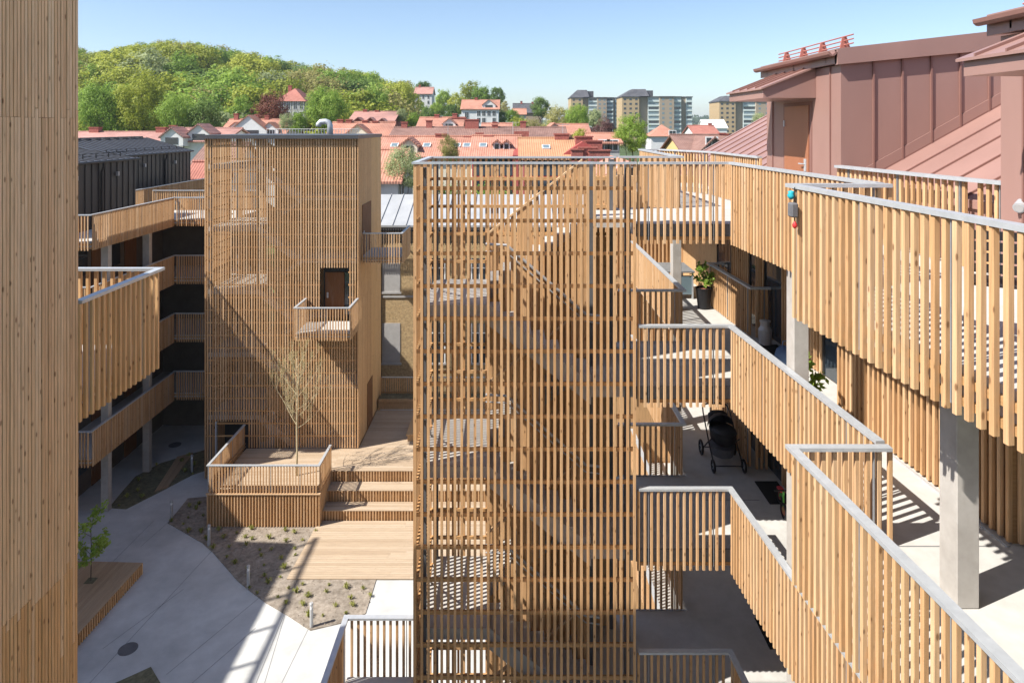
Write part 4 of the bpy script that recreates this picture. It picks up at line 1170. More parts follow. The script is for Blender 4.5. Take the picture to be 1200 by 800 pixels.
hpx('long low house with pinkish tiled roof and two stout chimneys below the wooded hill', 40, 226, 156, 170, 88, 12, roof='tile_p', chim=[(112,150,0,1.3),(190,150,0,1.3)], wall='cream')
hpx('small house with flat brown-red roof just left of the far stair tower', 216, 262, 170, 206, 52, 9, roof='tile_b', wall='greywall')
hpx('red tiled low annex at the foot of the brown-red roof', 222, 250, 192, 208, 49, 2.6, roof='tile_r', wall='greywall')
hpx('pink-roofed house with grey gable dormers behind the dark metal roof', 198, 262, 152, 166, 74, 9, roof='tile_p', wall='white', chim=[(203,148)], dorm=[(214,170,2.4,0.9),(238,166,2.4,0.9)])
hpx('white villa with bright orange roof and paired gables on the hill foot', 256, 332, 141, 160, 108, 10, roof='tile_o', wall='white', chim=[(277,134),(301,135),(313,136)], dorm=[(277,158,2.8,0.8),(295,161,5.6,1.2),(317,158,2.8,0.8)])
hpx('stone mansion with steep red roof half hidden by the copper beech', 324, 357, 104, 117, 132, 8, axis='hip', roof='tile_r', wall='stone', chim=[(340,101)], wins=[(330,128,0.7,1.5),(338,128,0.7,1.5),(346,128,0.7,1.5),(353,128,0.7,1.5),(330,140,0.7,1.5),(338,140,0.7,1.5),(346,140,0.7,1.5),(353,140,0.7,1.5)])
hpx('orange roofed house with three chimneys right behind the far stair tower', 380, 452, 145, 168, 78, 10, roof='tile_o', chim=[(399,141),(409,141),(428,142),(440,143)], wall='cream', dorm=[(420,165,2.6,0.8)])
hpx('red mansard building with a row of small dormers', 410, 461, 132, 142, 118, 10, roof='tile_p', wall='redwall', chim=[(428,129,0,0.7),(442,130,0,0.7)], dorm=[(424,146,1.3,0.6),(438,146,1.3,0.6),(452,147,1.3,0.6)])
hpx('low grey house under red tiles with white barge boards beside the birch', 425, 466, 178, 212, 46, 7, axis='x', roof='tile_o', wall='greywall')
hpx('long house with matt brown roof stretching behind the orange roofs', 455, 664, 151, 167, 74, 11, roof='tile_b', wall='cream', chim=[(474,144),(503,142),(553,141,0,1.6),(580,147),(613,143)])
hpx('orange roofed row house with red chimneys and skylights', 442, 556, 162, 184, 60, 9, roof='tile_o', wall='cream', chim=[(517,158,0,1.0),(548,161),(562,157)], dorm=[(480,181,1.5,0.8)])
hpx('orange roofed row house with two white attic windows', 554, 608, 161, 184, 59.5, 9.5, roof='tile_o', wall='white', frame='frame_r', chim=[(572,160,0,0.8)], dorm=[(582,177,0.62,0.62),(593.5,177,0.62,0.62)], wins=[(x, 206, 1.1, 1.5) for x in (562,576,590,602)] + [(x, 232, 1.1, 1.5) for x in (562,576,590,602)])
hpx('row house with smooth pale orange roof between red fire walls', 612, 676, 164, 186, 58.5, 9, roof='tile_y', wall='white', frame='frame_r', chim=[(658,158,0,1.3)], wins=[(x, 206, 1.1, 1.5) for x in (622,636,650,664)] + [(x, 232, 1.1, 1.5) for x in (622,636,650,664)])
hpx('white gabled house with orange tiles and brick chimneys below the hill', 490, 540, 139, 150, 98, 8, roof='tile_o', wall='white', chim=[(512,135),(533,134),(537,139,0,2.4)], dorm=[(527,149,1.8,0.5)])
hpx('big white villa with glazed veranda and orange roof on the slope', 541, 584, 118, 128, 165, 10, roof='tile_o', wall='white', chim=[(558,115)], dorm=[(573,127,3.2,0.8)], wins=[(547,138,0.9,1.3),(561,136,0.8,1.2),(567,136,0.8,1.2),(573,136,0.8,1.2),(579,136,0.8,1.2),(547,145,0.9,1.3),(561,144,0.8,1.2),(567,144,0.8,1.2),(579,144,0.8,1.2)])
hpx('small white house with faded red roof on the crest of the hill', 486, 506, 103, 110, 225, 8, roof='tile_p', wall='white', chim=[(492,100)], wins=[(490,116,0.6,1.1),(496,116,0.6,1.1),(502,116,0.6,1.1),(490,122,0.6,1.1),(502,122,0.6,1.1)])
hpx('tiny cottage with white gable and orange roof among the long roofs', 566, 598, 146, 152, 92, 6, roof='tile_o', wall='white', chim=[(580,144),(596,146)])
hpx('dark roofed timber house with orange extension on the slope', 602, 634, 122, 132, 215, 9, roof='tile_d', wall='tbrick_d', chim=[(611,119),(624,120)])
hpx('low house with pale orange roof below the dark timber house', 601, 616, 128, 134, 205, 6, roof='tile_o', wall='greywall')
hpx('white gabled house with small balcony window and orange roof', 633, 667, 145, 160, 84, 9, axis='y', roof='tile_o', wall='white', wins=[(650,164,1.4,1.3)])
hpx('orange roofed rear wing of the white gabled house', 652, 690, 147, 158, 87, 7, roof='tile_o', wall='white')
hpx('grey house with orange roof beside the red chimneys', 694, 726, 158, 168, 70, 7, roof='tile_o', wall='greywall', wins=[(708,176,1.0,1.0),(718,176,1.0,1.0)])
hpx('white cube-shaped house with bright orange hipped roof', 763, 795, 146, 158, 108, 4.4, axis='hip', roof='tile_o', wall='white', wins=[(788,163,1.0,1.3)])
hpx('long house with brown-red roof behind the metal dormers', 803, 905, 160, 181, 66, 10, roof='tile_b', wall='yellow', chim=[(846,157),(852,158),(858,158)], name='house')
hpx('yellow gable house with small white window', 821, 853, 162, 177, 64, 8, axis='y', roof='tile_b', wall='yellow', wins=[(834,174,1.0,1.0)])
hpx('distant house with red tiled roof and white wall below the tower blocks', 814, 842, 148, 157, 140, 9, roof='tile_r', wall='white', chim=[(832,145)])
hpx('distant flat white hall roof behind the red house', 826, 852, 141, 150, 230, 9, roof='white', wall='white')
hpx('white house with narrow gable seen behind the topmost stair landing', 712, 764, 192, 206, 38, 7, axis='y', roof='tile_o', wall='white', wins=[(722,222,0.9,1.2),(745,222,0.9,1.2),(745,252,0.9,1.2)])
hpx('low house with brown tiled roof seen through the landing railing', 790, 900, 194, 236, 33, 8, roof='tile_b', wall='cream')
# red stepped fire walls with chimney heads between the row houses
def firewall(label, xa, ya, xb, yb, Za, Zb, w=0.5):
    X0, X1 = hx(xa, Za), hx(xb, Zb)
    t = thing('fire_wall', label, 'wall', ((X0+X1)/2, (Za+Zb)/2, 0))
    z0, z1 = hz(ya, Za), hz(yb, Zb)
    m = MB(); m.add([(X0-w/2,Za,0),(X0+w/2,Za,0),(X1+w/2,Zb,0),(X1-w/2,Zb,0),(X0-w/2,Za,z0),(X0+w/2,Za,z0),(X1+w/2,Zb,z1),(X1-w/2,Zb,z1)], [(0,3,2,1),(4,5,6,7),(0,1,5,4),(1,2,6,5),(2,3,7,6),(3,0,4,7)])
    m.build('wall', M['redwall'], t)
    return t
fwA = firewall('red fire wall stepping up between the orange row houses', 604, 182, 611, 160, 59.2, 64.6)
MB().box(hx(611, 64.8)-0.7, hx(611, 64.8)+0.7, 64.4, 65.3, hz(165, 64.8), hz(154, 64.8)).build('chimney', M['chimney'], fwA)
rg = thing('red_gable_house', 'dark red painted gable wall with several chimney heads beside pale orange roof', 'house', (hx(690, 60), 62, 0))
m = MB(); m.prism_y([(hx(655,59), 0), (hx(716,59), 0), (hx(716,59), hz(184,59)), (hx(683,59), hz(166,59)), (hx(655,59), hz(184,59))], 59, 60.2); m.build('wall', M['redwall'], rg, fixn=True)
for (px, pt, w, yy) in [(684,161,1.5,60.6),(696,166,1.4,60.4),(689,174,1.6,58.6),(702,177,1.8,58.3),(676,176,1.0,58.5)]:
    c = MB().box(hx(px, yy)-w/2, hx(px, yy)+w/2, yy-0.35, yy+0.35, hz(192, yy), hz(pt, yy)).build('chimney', M['chimney'], rg)
    MB().box(hx(px, yy)-w/2-0.08, hx(px, yy)+w/2+0.08, yy-0.43, yy+0.43, hz(pt, yy)+0.001, hz(pt, yy)+0.12).build('cap', M['chimney'], c)
MB().box(hx(655,59), hx(716,59), 60.25, 68, 0, hz(184, 60)).build('wall', M['redwall'], rg)
# skylights and aerials on the row houses
def skylight(par, X, z, y0, ze, yr, zr, w=0.7, h=0.9):
    k = (zr-ze)/(yr-y0); y = y0 + (z-ze)/k; dy = h/math.sqrt(1+k*k)
    def P(x, t, o): return (x, y + t - o*k/math.sqrt(1+k*k), z + t*k + o/math.sqrt(1+k*k))
    m = MB(); m.add([P(X-w/2,0,0.1), P(X+w/2,0,0.1), P(X+w/2,dy,0.1), P(X-w/2,dy,0.1), P(X-w/2,0,0.26), P(X+w/2,0,0.26), P(X+w/2,dy,0.26), P(X-w/2,dy,0.26)], [(0,3,2,1),(4,5,6,7),(0,1,5,4),(1,2,6,5),(2,3,7,6),(3,0,4,7)])
    s_ = m.build('skylight', M['frame_w'], par)
    m = MB(); m.add([P(X-w/2+.08,.07,0.27), P(X+w/2-.08,.07,0.27), P(X+w/2-.08,dy-.07,0.27), P(X-w/2+.08,dy-.07,0.27)], [(0,1,2,3)]); m.build('pane', M['glass_sky'], s_)
for o in [o_ for o_ in bpy.data.objects if o_.get('category') == 'house' and not o_.parent and 'row house' in o_.get('label', '')]:
    rf_ = [q for q in o.children if q.name.startswith('roof')][0]
    Zf = {'orange roofed row house with red chimneys and skylights': (60, 9, 162, 184, (462, 500, 535, 547)), 'orange roofed row house with two white attic windows': (59.5, 9.5, 161, 184, (566,)), 'row house with smooth pale orange roof between red fire walls': (58.5, 9, 164, 186, (640,))}[o['label']]
    for px in Zf[4]:
        skylight(rf_, hx(px, Zf[0]+2), hz(Zf[3]-9, Zf[0]+1.5), Zf[0], hz(Zf[3], Zf[0]), Zf[0]+Zf[1]/2, hz(Zf[2], Zf[0]+Zf[1]/2))
    Xa = o.location.x + 1.5; za = hz(Zf[2], Zf[0]+Zf[1]/2)
    m = MB(); m.tube([(Xa, Zf[0]+Zf[1]/2+.3, za-0.4), (Xa, Zf[0]+Zf[1]/2+.3, za+1.5)], 0.025, 5); m.tube([(Xa-.6, Zf[0]+Zf[1]/2+.3, za+1.4), (Xa+.6, Zf[0]+Zf[1]/2+.3, za+1.4)], 0.018, 5)
    for q in range(5): m.tube([(Xa-.5+q*.25, Zf[0]+Zf[1]/2+.05, za+1.4), (Xa-.5+q*.25, Zf[0]+Zf[1]/2+.55, za+1.4)], 0.012, 4)
    m.build('aerial', M['lamp'], rf_)
# ---------------- tower blocks
def block(label, Z, segs, ytop, yroof, roofspan, fl=2.85):
    """segs: (px0, px1, kind, setback)"""
    zt = hz(ytop, Z); x0 = hx(segs[0][0], Z); x1 = hx(segs[-1][1], Z)
    base = -0.5
    t = thing('tower_block', label, 'apartment block', ((x0+x1)/2, Z+8, base))
    for (a, b_, kind, sb) in segs:
        xa, xb = hx(a, Z), hx(b_, Z); yf = Z + sb
        mat = {'y': 'tbrick', 'b': 'tbrick_d', 'g': 'bal_white', 's': 'tbrick_d'}[kind]
        w = MB().box(xa, xb, yf, Z+22, base, zt).build('wall', M[mat], t)
        nf = int((zt-2)/fl)
        for i in range(nf):
            zf = zt - (i+1)*fl
            if zf < 2: break
            if kind == 'y':
                nw = 3 if xb-xa > 9.5 else 2
                for q in range(nw):
                    wx = xa + (q+0.5)*(xb-xa)/nw; MB().box(wx-0.75, wx+0.75, yf-0.06, yf-0.01, zf+0.9, zf+2.2).build('window', M['glass'], t)
            elif kind == 'b':
                for q in range(2):
                    wx = xa + (q+0.5)*(xb-xa)/2; MB().box(wx-0.7, wx+0.7, yf-0.06, yf-0.01, zf+0.9, zf+2.2).build('window', M['glass_sky'], t)
            elif kind == 'g':
                MB().box(xa+0.25, xb-0.25, yf-0.06, yf-0.01, zf+1.1, zf+2.6).build('balcony_glazing', M['glass_sky'] if (i+int(a)) % 3 else M['glass'], t)
                MB().box(xa-0.05, xb+0.05, yf-0.35, yf-0.07, zf+0.0, zf+1.0).build('balcony_front', M['bal_white'], t)
        MB().box(xa-0.4, xb+0.4, yf-0.5, Z+22.4, zt+0.01, zt+0.6).build('roof_edge', M['tile_d'], t)
    zr = hz(yroof, Z)
    a, b_ = hx(roofspan[0], Z), hx(roofspan[1], Z)
    for k, (p, q, y0) in enumerate([(segs[0][0], segs[1][1], 1.0)]):
        xa, xb = hx(p, Z)-0.4, hx(q, Z)+0.4
        m = MB(); m.add([(xa,Z+y0-1.4,zt+0.6),(xb,Z+y0-1.4,zt+0.6),(xb,Z+22,zt+0.6),(xa,Z+22,zt+0.6),(a,Z+6,zr),(xb-1,Z+6,zr),(xb-1,Z+17,zr),(a,Z+17,zr)], [(0,1,5,4),(1,2,6,5),(2,3,7,6),(3,0,4,7),(4,5,6,7)]); m.build('roof', M['tile_d'], t, fixn=True)
    MB().box(hx(segs[2][0], Z), b_, Z+7, Z+18, zt+0.61, zr-0.8).build('roof', M['tile_d'], t)
block('yellow-brown brick tower block with dark hipped roof and glazed balconies, widest of the tower blocks', 420, [(729,749,'y',0),(749,760,'s',3),(760,773,'g',1.5),(773,790,'b',0),(790,799,'g',2),(799,806,'s',5),(806,813,'g',4)], 114, 104, (743,768))
block('tower block with glazed balconies rising behind the yellowish willow', 470, [(669,683,'y',0),(683,690,'s',3),(690,700,'g',1.5),(700,711,'b',0),(711,719,'g',2),(719,722,'s',5),(722,727,'g',4)], 115, 105, (678,697))
block('tower block half hidden by the brown-red dormer canopy', 430, [(843,862,'y',0),(862,872,'s',3),(872,886,'g',1.5),(886,903,'b',0),(903,912,'g',2)], 119.5, 112, (853,880))

# ================================================================ TREES
def crown_mesh(name, seed, rx, rz, mat, nclump=60, nleaf=46, ls=0.62, bottom=0.25, gap=0.0):
    rd = random.Random(seed); b = MB()
    vs = []; fs = []
    for c in range(nclump):
        while True:
            d = Vector((rd.uniform(-1,1), rd.uniform(-1,1), rd.uniform(-1,1)))
            if 0.05 < d.length < 1: break
        d.normalize()
        f = rd.uniform(0.45, 1.0)**0.6
        wob = 0.80 + 0.5*noise.noise(d*1.5 + Vector((seed*3.1, 0, 0)))
        ctr = Vector((d.x*rx*f*wob, d.y*rx*f*wob, d.z*rz*f*wob))
        if ctr.z < -rz*(1-bottom): ctr.z = -rz*(1-bottom)*rd.uniform(0.6, 1)
        rc = rx*rd.uniform(0.12, 0.30)
        for l in range(nleaf):
            e = Vector((rd.gauss(0,1), rd.gauss(0,1), rd.gauss(0,0.75))); e.normalize()
            p = ctr + e*rc*rd.uniform(0.55, 1.05)
            nrm = (e*0.9 + d*0.35 + Vector((rd.uniform(-.6,.6), rd.uniform(-.6,.6), rd.uniform(-.3,.8)))).normalized()
            t = nrm.cross(Vector((rd.uniform(-1,1), rd.uniform(-1,1), rd.uniform(-1,1)))).normalized(); u = nrm.cross(t)
            s = ls*rd.uniform(0.55, 1.15)
            n = len(vs)
            vs += [p - t*s*0.5, p + u*s*0.36 + nrm*s*0.08, p + t*s*0.5, p - u*s*0.36 + nrm*s*0.08]
            fs.append((n, n+1, n+2, n+3))
    b.add(vs, fs)
    me = b.mesh(name); me.materials.append(M[mat]); return me

def trunk_mesh(name, seed, h, r, crown_r, crown_z, mat='bark'):
    rd = random.Random(seed*7+1); b = MB()
    b.tube([(0,0,-0.6),(rd.uniform(-.1,.1)*h*0.2, rd.uniform(-.1,.1)*h*0.2, h*0.35),(rd.uniform(-.3,.3), rd.uniform(-.3,.3), h*0.62),(rd.uniform(-.4,.4), rd.uniform(-.4,.4), h*0.85)], r, 8, r*0.25)
    for k in range(7):
        a = rd.uniform(0, 6.28); z0 = h*rd.uniform(0.28, 0.6); L = crown_r*rd.uniform(0.5, 0.85)
        b.tube([(0,0,z0),(math.cos(a)*L*0.5, math.sin(a)*L*0.5, z0+h*0.10),(math.cos(a)*L, math.sin(a)*L, z0+h*rd.uniform(0.18, 0.3))], r*0.42, 6, r*0.08)
    me = b.mesh(name); me.materials.append(M[mat]); return me

PROTO = {}
def proto(kind, var, fine=False):
    key = (kind, var, fine)
    if key not in PROTO:
        sd = var*13 + hash(kind) % 1 + {'leaf_y':1,'leaf_g':2,'leaf_d':3,'leaf_o':4,'leaf_s':5,'leaf_c':6,'leaf_p':7}[kind]
        nc, nl, ls = (130, 52, 0.5) if not fine else (170, 75, 0.34)
        if kind in ('leaf_s', 'leaf_o') : nl = int(nl*0.8)
        rz = [5.2, 5.8, 4.8][var % 3]
        PROTO[key] = (crown_mesh('crown', sd, 5.4, rz, kind, nc, nl, ls), trunk_mesh('trunk', sd, 12, 0.36, 5.0, 8), rz)
    return PROTO[key]
rt = random.Random(21)
def tree(label, x, y, base, height, width, kind, var=0, fine=False, group=None, name='tree', cat='tree'):
    """height = whole tree, width = crown diameter"""
    cm, tm_, rz = proto(kind, var, fine)
    sx = width/10.8; hc = min(height*0.84, width*1.12); sz = hc/(2*rz*0.92); zc = height - rz*0.95*sz; st_ = (zc + hc*0.15)/10.0
    t = thing(name, label, cat, (x, y, base), group)
    rz_ = rt.uniform(0, 6.28)
    tk = link('trunk', tm_, None, t, (0,0,0), (0,0,rz_), world_loc=False); tk.scale = (sx, sx, st_)
    cr = link('crown', cm, None, t, (0,0,zc), (0,0,rz_+rt.uniform(0,2)), world_loc=False); cr.scale = (sx, sx, sz)
    return t
def tpx(label, px, ytop, wpx, Z, kind, var=0, base=None, fine=False, group=None, cat='tree', name='tree'):
    x = hx(px, Z); b_ = ground(x, Z) if base is None else base
    return tree(label, x, Z, b_, hz(ytop, Z) - b_, wpx*Z/FPX, kind, var, fine, group, name, cat)

KL = {'leaf_y': ('yellow-green broadleaf tree in fresh leaf in the hillside wood', 'yellow-green trees of the hillside wood'),
      'leaf_g': ('bright green broadleaf tree in the hillside wood', 'bright green trees of the hillside wood'),
      'leaf_d': ('deep green rounded tree in the hillside wood', 'deep green trees of the hillside wood'),
      'leaf_o': ('olive-brown tree just coming into leaf in the hillside wood', 'olive-brown trees of the hillside wood'),
      'leaf_s': ('pale grey-green tree in the hillside wood', 'pale grey-green trees of the hillside wood')}
TOPLINE = [(40,62),(92,54),(110,62),(150,52),(205,46),(250,52),(285,58),(330,68),(370,76),(400,80),(440,82),(460,88),(475,98),(482,108)]
cnt = 0
for Z, step, wm in [(124,30,1.0),(138,30,1.0),(154,27,1.0),(172,26,1.05),(192,25,1.1),(214,24,1.15),(238,24,1.2),(262,23,1.25),(286,22,1.3),(312,22,1.35)]:
    px = 70 + rt.uniform(0, step)
    while px < 482:
        zz = Z*rt.uniform(0.97, 1.03); x = hx(px, zz); g = ground(x, zz)
        h = rt.uniform(12.5, 18.5); w = h*rt.uniform(0.9, 1.25)
        ylim = interp(TOPLINE, px); top_lim = hz(ylim, zz)
        ok = True
        if g + h > top_lim: h = max(7.0, top_lim - g); w = max(8.5, min(w, h*1.2))
        if 322 < px < 366 and zz < 150: ok = False
        if 474 < px < 515 and zz < 240: ok = False
        if px > 430 and zz < 140: ok = False
        if px > 400 and zz < 130: ok = False
        if ok:
            kind = rt.choices(['leaf_y','leaf_g','leaf_d','leaf_o','leaf_s'], [46,30,9,11,4] if zz > 150 else [40,42,8,6,4])[0]
            tree(KL[kind][0], x, zz, g - 0.3, h, w, kind, rt.randrange(3), False, KL[kind][1]); cnt += 1
        px += step*rt.uniform(0.8, 1.5)*wm
tpx('large yellow-green tree with broad domed crown at the foot of the hill', 168, 84, 70, 117, 'leaf_y', 1, fine=True)
tpx('broad bright green tree standing beside the large domed tree', 118, 92, 62, 116, 'leaf_g', 2, fine=True)
tpx('bright green tree with layered foliage below the domed tree', 205, 108, 44, 112, 'leaf_g', 0, fine=True)
tpx('round green tree at the wood edge left of the orange villa', 238, 112, 46, 113, 'leaf_d', 1)
tpx('spreading green tree behind the orange villa', 282, 112, 50, 128, 'leaf_g', 1)
tpx('copper beech with dark reddish-brown leaves beside the stone mansion', 318, 106, 46, 118, 'leaf_c', 0, fine=True)
tpx('full round bright green tree right of the stone mansion', 381, 97, 54, 112, 'leaf_g', 2, fine=True)
tpx('rounded green bush below the windows of the stone mansion', 350, 130, 24, 108, 'leaf_g', 0)
tpx('narrow silvery tree in front of the stone mansion', 336, 132, 20, 98, 'leaf_s', 1)
tpx('tall yellow-green tree on the end of the wooded ridge', 470, 93, 42, 190, 'leaf_y', 2)
tpx('rounded tree below the end of the wooded ridge', 440, 100, 40, 160, 'leaf_g', 0)
tpx('small silvery tree beside the red mansard building', 471, 126, 16, 122, 'leaf_s', 0)
tpx('small green tree beside the silvery one near the red mansard building', 484, 131, 16, 124, 'leaf_g', 1)
tpx('rounded dark green tree behind the white house on the crest', 496, 93, 24, 262, 'leaf_d', 0)
for i, (px, yt, w, Z, kd) in enumerate([(520,104,26,250,'leaf_g'),(552,94,30,255,'leaf_y'),(565,98,26,250,'leaf_g'),(583,100,22,248,'leaf_d'),(535,108,26,235,'leaf_y'),(512,118,20,215,'leaf_g'),(530,120,22,205,'leaf_d'),(590,118,16,215,'leaf_o'),(600,126,18,195,'leaf_g')]):
    tpx(['green tree', 'yellow-green tree'][kd == 'leaf_y'] + ' on the hilltop beyond the white villas', px, yt, w, Z, kd, i % 3, group='trees on the hilltop beyond the white villas ' + ('yellow' if kd == 'leaf_y' else 'green'))
tpx('leafy bush hiding the foot of the crest house', 494, 119, 24, 205, 'leaf_g', 1)
tpx('dense dark bush on the slope below the crest house', 500, 126, 26, 185, 'leaf_d', 2)
tpx('low yellow-green bush in front of the timber house', 607, 136, 26, 150, 'leaf_y', 0)
tpx('dark green bush right of the big white villa', 588, 128, 16, 175, 'leaf_d', 1)
tpx('tall uneven green tree on the slope left of the tower blocks', 634, 111, 26, 205, 'leaf_d', 0)
tpx('broad yellowish willow in front of the tower blocks', 655, 121, 46, 132, 'leaf_o', 1, fine=True)
tpx('lower yellowish willow left of the white gabled house', 626, 139, 32, 112, 'leaf_o', 0)
tpx('fresh green tree beside the yellowish willow', 677, 120, 34, 128, 'leaf_g', 0, fine=True)
tpx('pale green tree in front of the tower block balconies', 697, 126, 22, 140, 'leaf_s', 2)
tpx('purple-leaved tree left of the bright green roadside tree', 708, 138, 36, 106, 'leaf_p', 1, fine=True)
tpx('large bright green tree close behind the topmost landing', 741, 133, 42, 72, 'leaf_g', 1, fine=True)
tpx('small yellow-green tree in front of the orange wing', 680, 150, 22, 78, 'leaf_y', 1)
tpx('light green birch between far tower and open stair tower', 474, 168, 52, 47, 'leaf_s', 0, fine=True)
tpx('thinly leaved olive tree in front of the orange row houses', 527, 158, 30, 53, 'leaf_o', 2, fine=True)
tpx('fresh green garden tree behind the pale metal roof', 575, 212, 70, 52, 'leaf_g', 2, fine=True)
tpx('second garden tree behind the pale metal roof', 530, 214, 50, 51, 'leaf_g', 1, fine=True)
tpx('pale green birch in front of the half hidden tower block', 890, 132, 24, 76, 'leaf_s', 1, fine=True)
tpx('rounded yellow-green shrub below the yellow gable house', 868, 170, 24, 44, 'leaf_y', 2, fine=True)
# distant wooded ridge: one mass
b = MB(); rd = random.Random(4); vs = []; fs = []
for i in range(7000):
    x = rd.uniform(150, 1100); y = rd.uniform(1250, 1480)
    g = ground(x, y)
    p = Vector((x, y, g + rd.uniform(1, 12))); nrm = Vector((rd.uniform(-1,1), rd.uniform(-1.4,.2), rd.uniform(-.2,1))).normalized()
    t = nrm.cross(Vector((rd.uniform(-1,1), rd.uniform(-1,1), rd.uniform(-1,1)))).normalized(); u = nrm.cross(t); s = rd.uniform(4, 9)
    n = len(vs); vs += [p-t*s*.5, p+u*s*.4, p+t*s*.5, p-u*s*.4]; fs.append((n,n+1,n+2,n+3))
b.add(vs, fs)
tag(b.build('distant_wood', M['leaf_f'], origin=(600,1300,0)), 'distant dark green wooded ridge behind the tower blocks', 'wood', kind='stuff')

# ================================================================ COURTYARD TREES
def twig_tree(label, x, y, z, h):
    t = thing('young_bare_tree', label, 'tree', (x, y, z))
    rd = random.Random(11); tr = MB(); br = MB(); buds = []
    tr.tube([(0,0,-0.02),(0.015,0.01,h*0.2),(0.0,0.0,h*0.4),(0.03,0,h*0.7),(0.0,0.02,h)], 0.045, 8, 0.012)
    def grow(p, d, L, r, lev):
        pts = [p]; q = p.copy(); dd = d.copy()
        for s in range(4):
            dd = (dd + Vector((rd.uniform(-.16,.16), rd.uniform(-.16,.16), 0.17))).normalized(); q = q + dd*L/4; pts.append(q.copy())
        br.tube(pts, r, 5 if lev < 2 else 4, r*0.35, caps=False)
        if lev < 3:
            for k in range(4):
                i = rd.randrange(1, 5); e = (dd + Vector((rd.uniform(-1,1), rd.uniform(-1,1), rd.uniform(-.2,.8)))*0.8).normalized()
                grow(pts[i], e, L*rd.uniform(0.4, 0.62), r*0.55, lev+1)
        for k in range(lev): buds.append(pts[rd.randrange(1, 5)] + Vector((rd.uniform(-1,1), rd.uniform(-1,1), rd.uniform(-1,1)))*0.035)
    for k in range(17):
        a = k*2.4 + rd.uniform(-.3,.3); f = 0.40 + 0.55*k/17
        grow(Vector((0,0,h*f)), Vector((math.cos(a), math.sin(a), 0.15 + 0.75*f)).normalized(), h*0.34*(1.25-f*0.8), 0.011, 0)
    def bld(mb, nm, mt, smooth=True):
        me = mb.mesh(nm); me.materials.append(M[mt]); me.polygons.foreach_set('use_smooth', [smooth]*len(me.polygons)); link(nm, me, None, t, (0,0,0), world_loc=False)
    bld(tr, 'trunk', 'bark_pale'); bld(br, 'branches', 'bark_pale')
    bm_ = MB()
    for p in buds:
        s = rd.uniform(0.010, 0.022); n = Vector((rd.uniform(-1,1), rd.uniform(-1,1), rd.uniform(-1,1))).normalized(); u = n.orthogonal().normalized(); w = n.cross(u)
        bm_.add([p-u*s, p+w*s*.7, p+u*s, p-w*s*.7], [(0,1,2,3)])
    bld(bm_, 'crown', 'bud', False)
twig_tree('young bare tree with pale twigs growing through the raised terrace', -9.02, 28.6, DZ, 4.9)

def leafy(label, x, y, z, h, r, kind='leaf_g', name='young_tree', cat='tree', nl=420, ls=0.10, stem=0.018, lowf=0.25, seed=5, parent=None):
    t = thing(name, label, cat, (x, y, z)) if parent is None else parent
    rd = random.Random(seed); s = MB()
    s.tube([(0,0,-0.01),(0.02,0.01,h*0.4),(-0.02,0.02,h*0.9)], stem, 6, stem*0.4)
    tips = []
    for k in range(12):
        a = rd.uniform(0,6.28); z0 = h*rd.uniform(lowf, 0.8); L = r*rd.uniform(0.6,1.0)
        e = Vector((math.cos(a)*L, math.sin(a)*L, z0 + h*rd.uniform(0.05,0.25))); s.tube([(0,0,z0), tuple((Vector((0,0,z0))+e)*0.5 + Vector((0,0,0.03))), tuple(e)], stem*0.4, 5, stem*0.15, caps=False); tips.append((Vector((0,0,z0)), e))
    sm = s.mesh('stem'); sm.materials.append(M['bark'])
    link('stem', sm, None, t, (0,0,0) if parent is None else (x,y,z), world_loc=parent is not None)
    c = MB()
    for i in range(nl):
        a0, e = tips[rd.randrange(len(tips))]; f = rd.uniform(0.35, 1.08)
        p = a0 + (e-a0)*f + Vector((rd.gauss(0,1), rd.gauss(0,1), rd.gauss(0,1)))*r*0.13
        n = Vector((rd.uniform(-.8,.8), rd.uniform(-.8,.8), rd.uniform(.1,1))).normalized(); u = n.orthogonal().normalized(); a = rd.uniform(0,6.28)
        u = u*math.cos(a) + n.cross(u)*math.sin(a); w = n.cross(u); q = ls*rd.uniform(.6,1.2)
        c.add([p-u*q*.5, p+w*q*.3-u*q*.05, p+u*q*.5-n*q*.12, p-w*q*.3-u*q*.05], [(0,1,2,3)])
    cm_ = c.mesh('leaves'); cm_.materials.append(M[kind]); link('crown', cm_, None, t, (0,0,0) if parent is None else (x,y,z), world_loc=parent is not None)
    return t
leafy('young leafy green tree growing out of the low wooden platform', hole[0], hole[1], pz+0.005, 2.3, 0.62, nl=620, ls=0.15)

# ================================================================ THINGS ON THE GALLERIES
def pot_plant(label, x, y, z, r=0.2, h=0.42, ph=0.7, pr=0.32, kind='leaf_g', mat='black', ls=0.12, nl=260):
    t = thing('potted_plant', label, 'plant', (x, y, z))
    MB().lathe([(r*0.72,0.001),(r,h),(r*1.06,h),(r*1.06,h+0.03),(r*0.93,h+0.03),(r*0.9,h-0.03),(0.01,h-0.03)], (x,y,z), 18).build('pot', M[mat], t)
    MB().lathe([(r*0.88,h-0.025),(r*0.5,h+0.01),(0.01,h+0.015)], (x,y,z), 14).build('bark_mulch', M['terra'], t)
    leafy('', x, y, z+h-0.02, ph, pr, kind, nl=nl, ls=ls, stem=0.012, lowf=0.2, parent=t)
    return t
pot_plant('leafy green plant in a black pot on the sunlit gallery', 4.83, 17.2, F(3), 0.2, 0.5, 0.62, 0.30)
pot_plant('grassy green plant in a pot behind the concrete column', 4.46, 10.35, F(3), 0.16, 0.35, 0.75, 0.25, nl=300)
pot_plant('green plant in a white pot on the lowest visible gallery', 3.98, 17.0, F(1), 0.16, 0.35, 0.8, 0.25, mat='white')
tb_ = thing('garden_table', 'grey garden table with glass sides standing on the sunlit gallery', 'table', (4.45, 18.6, F(3)))
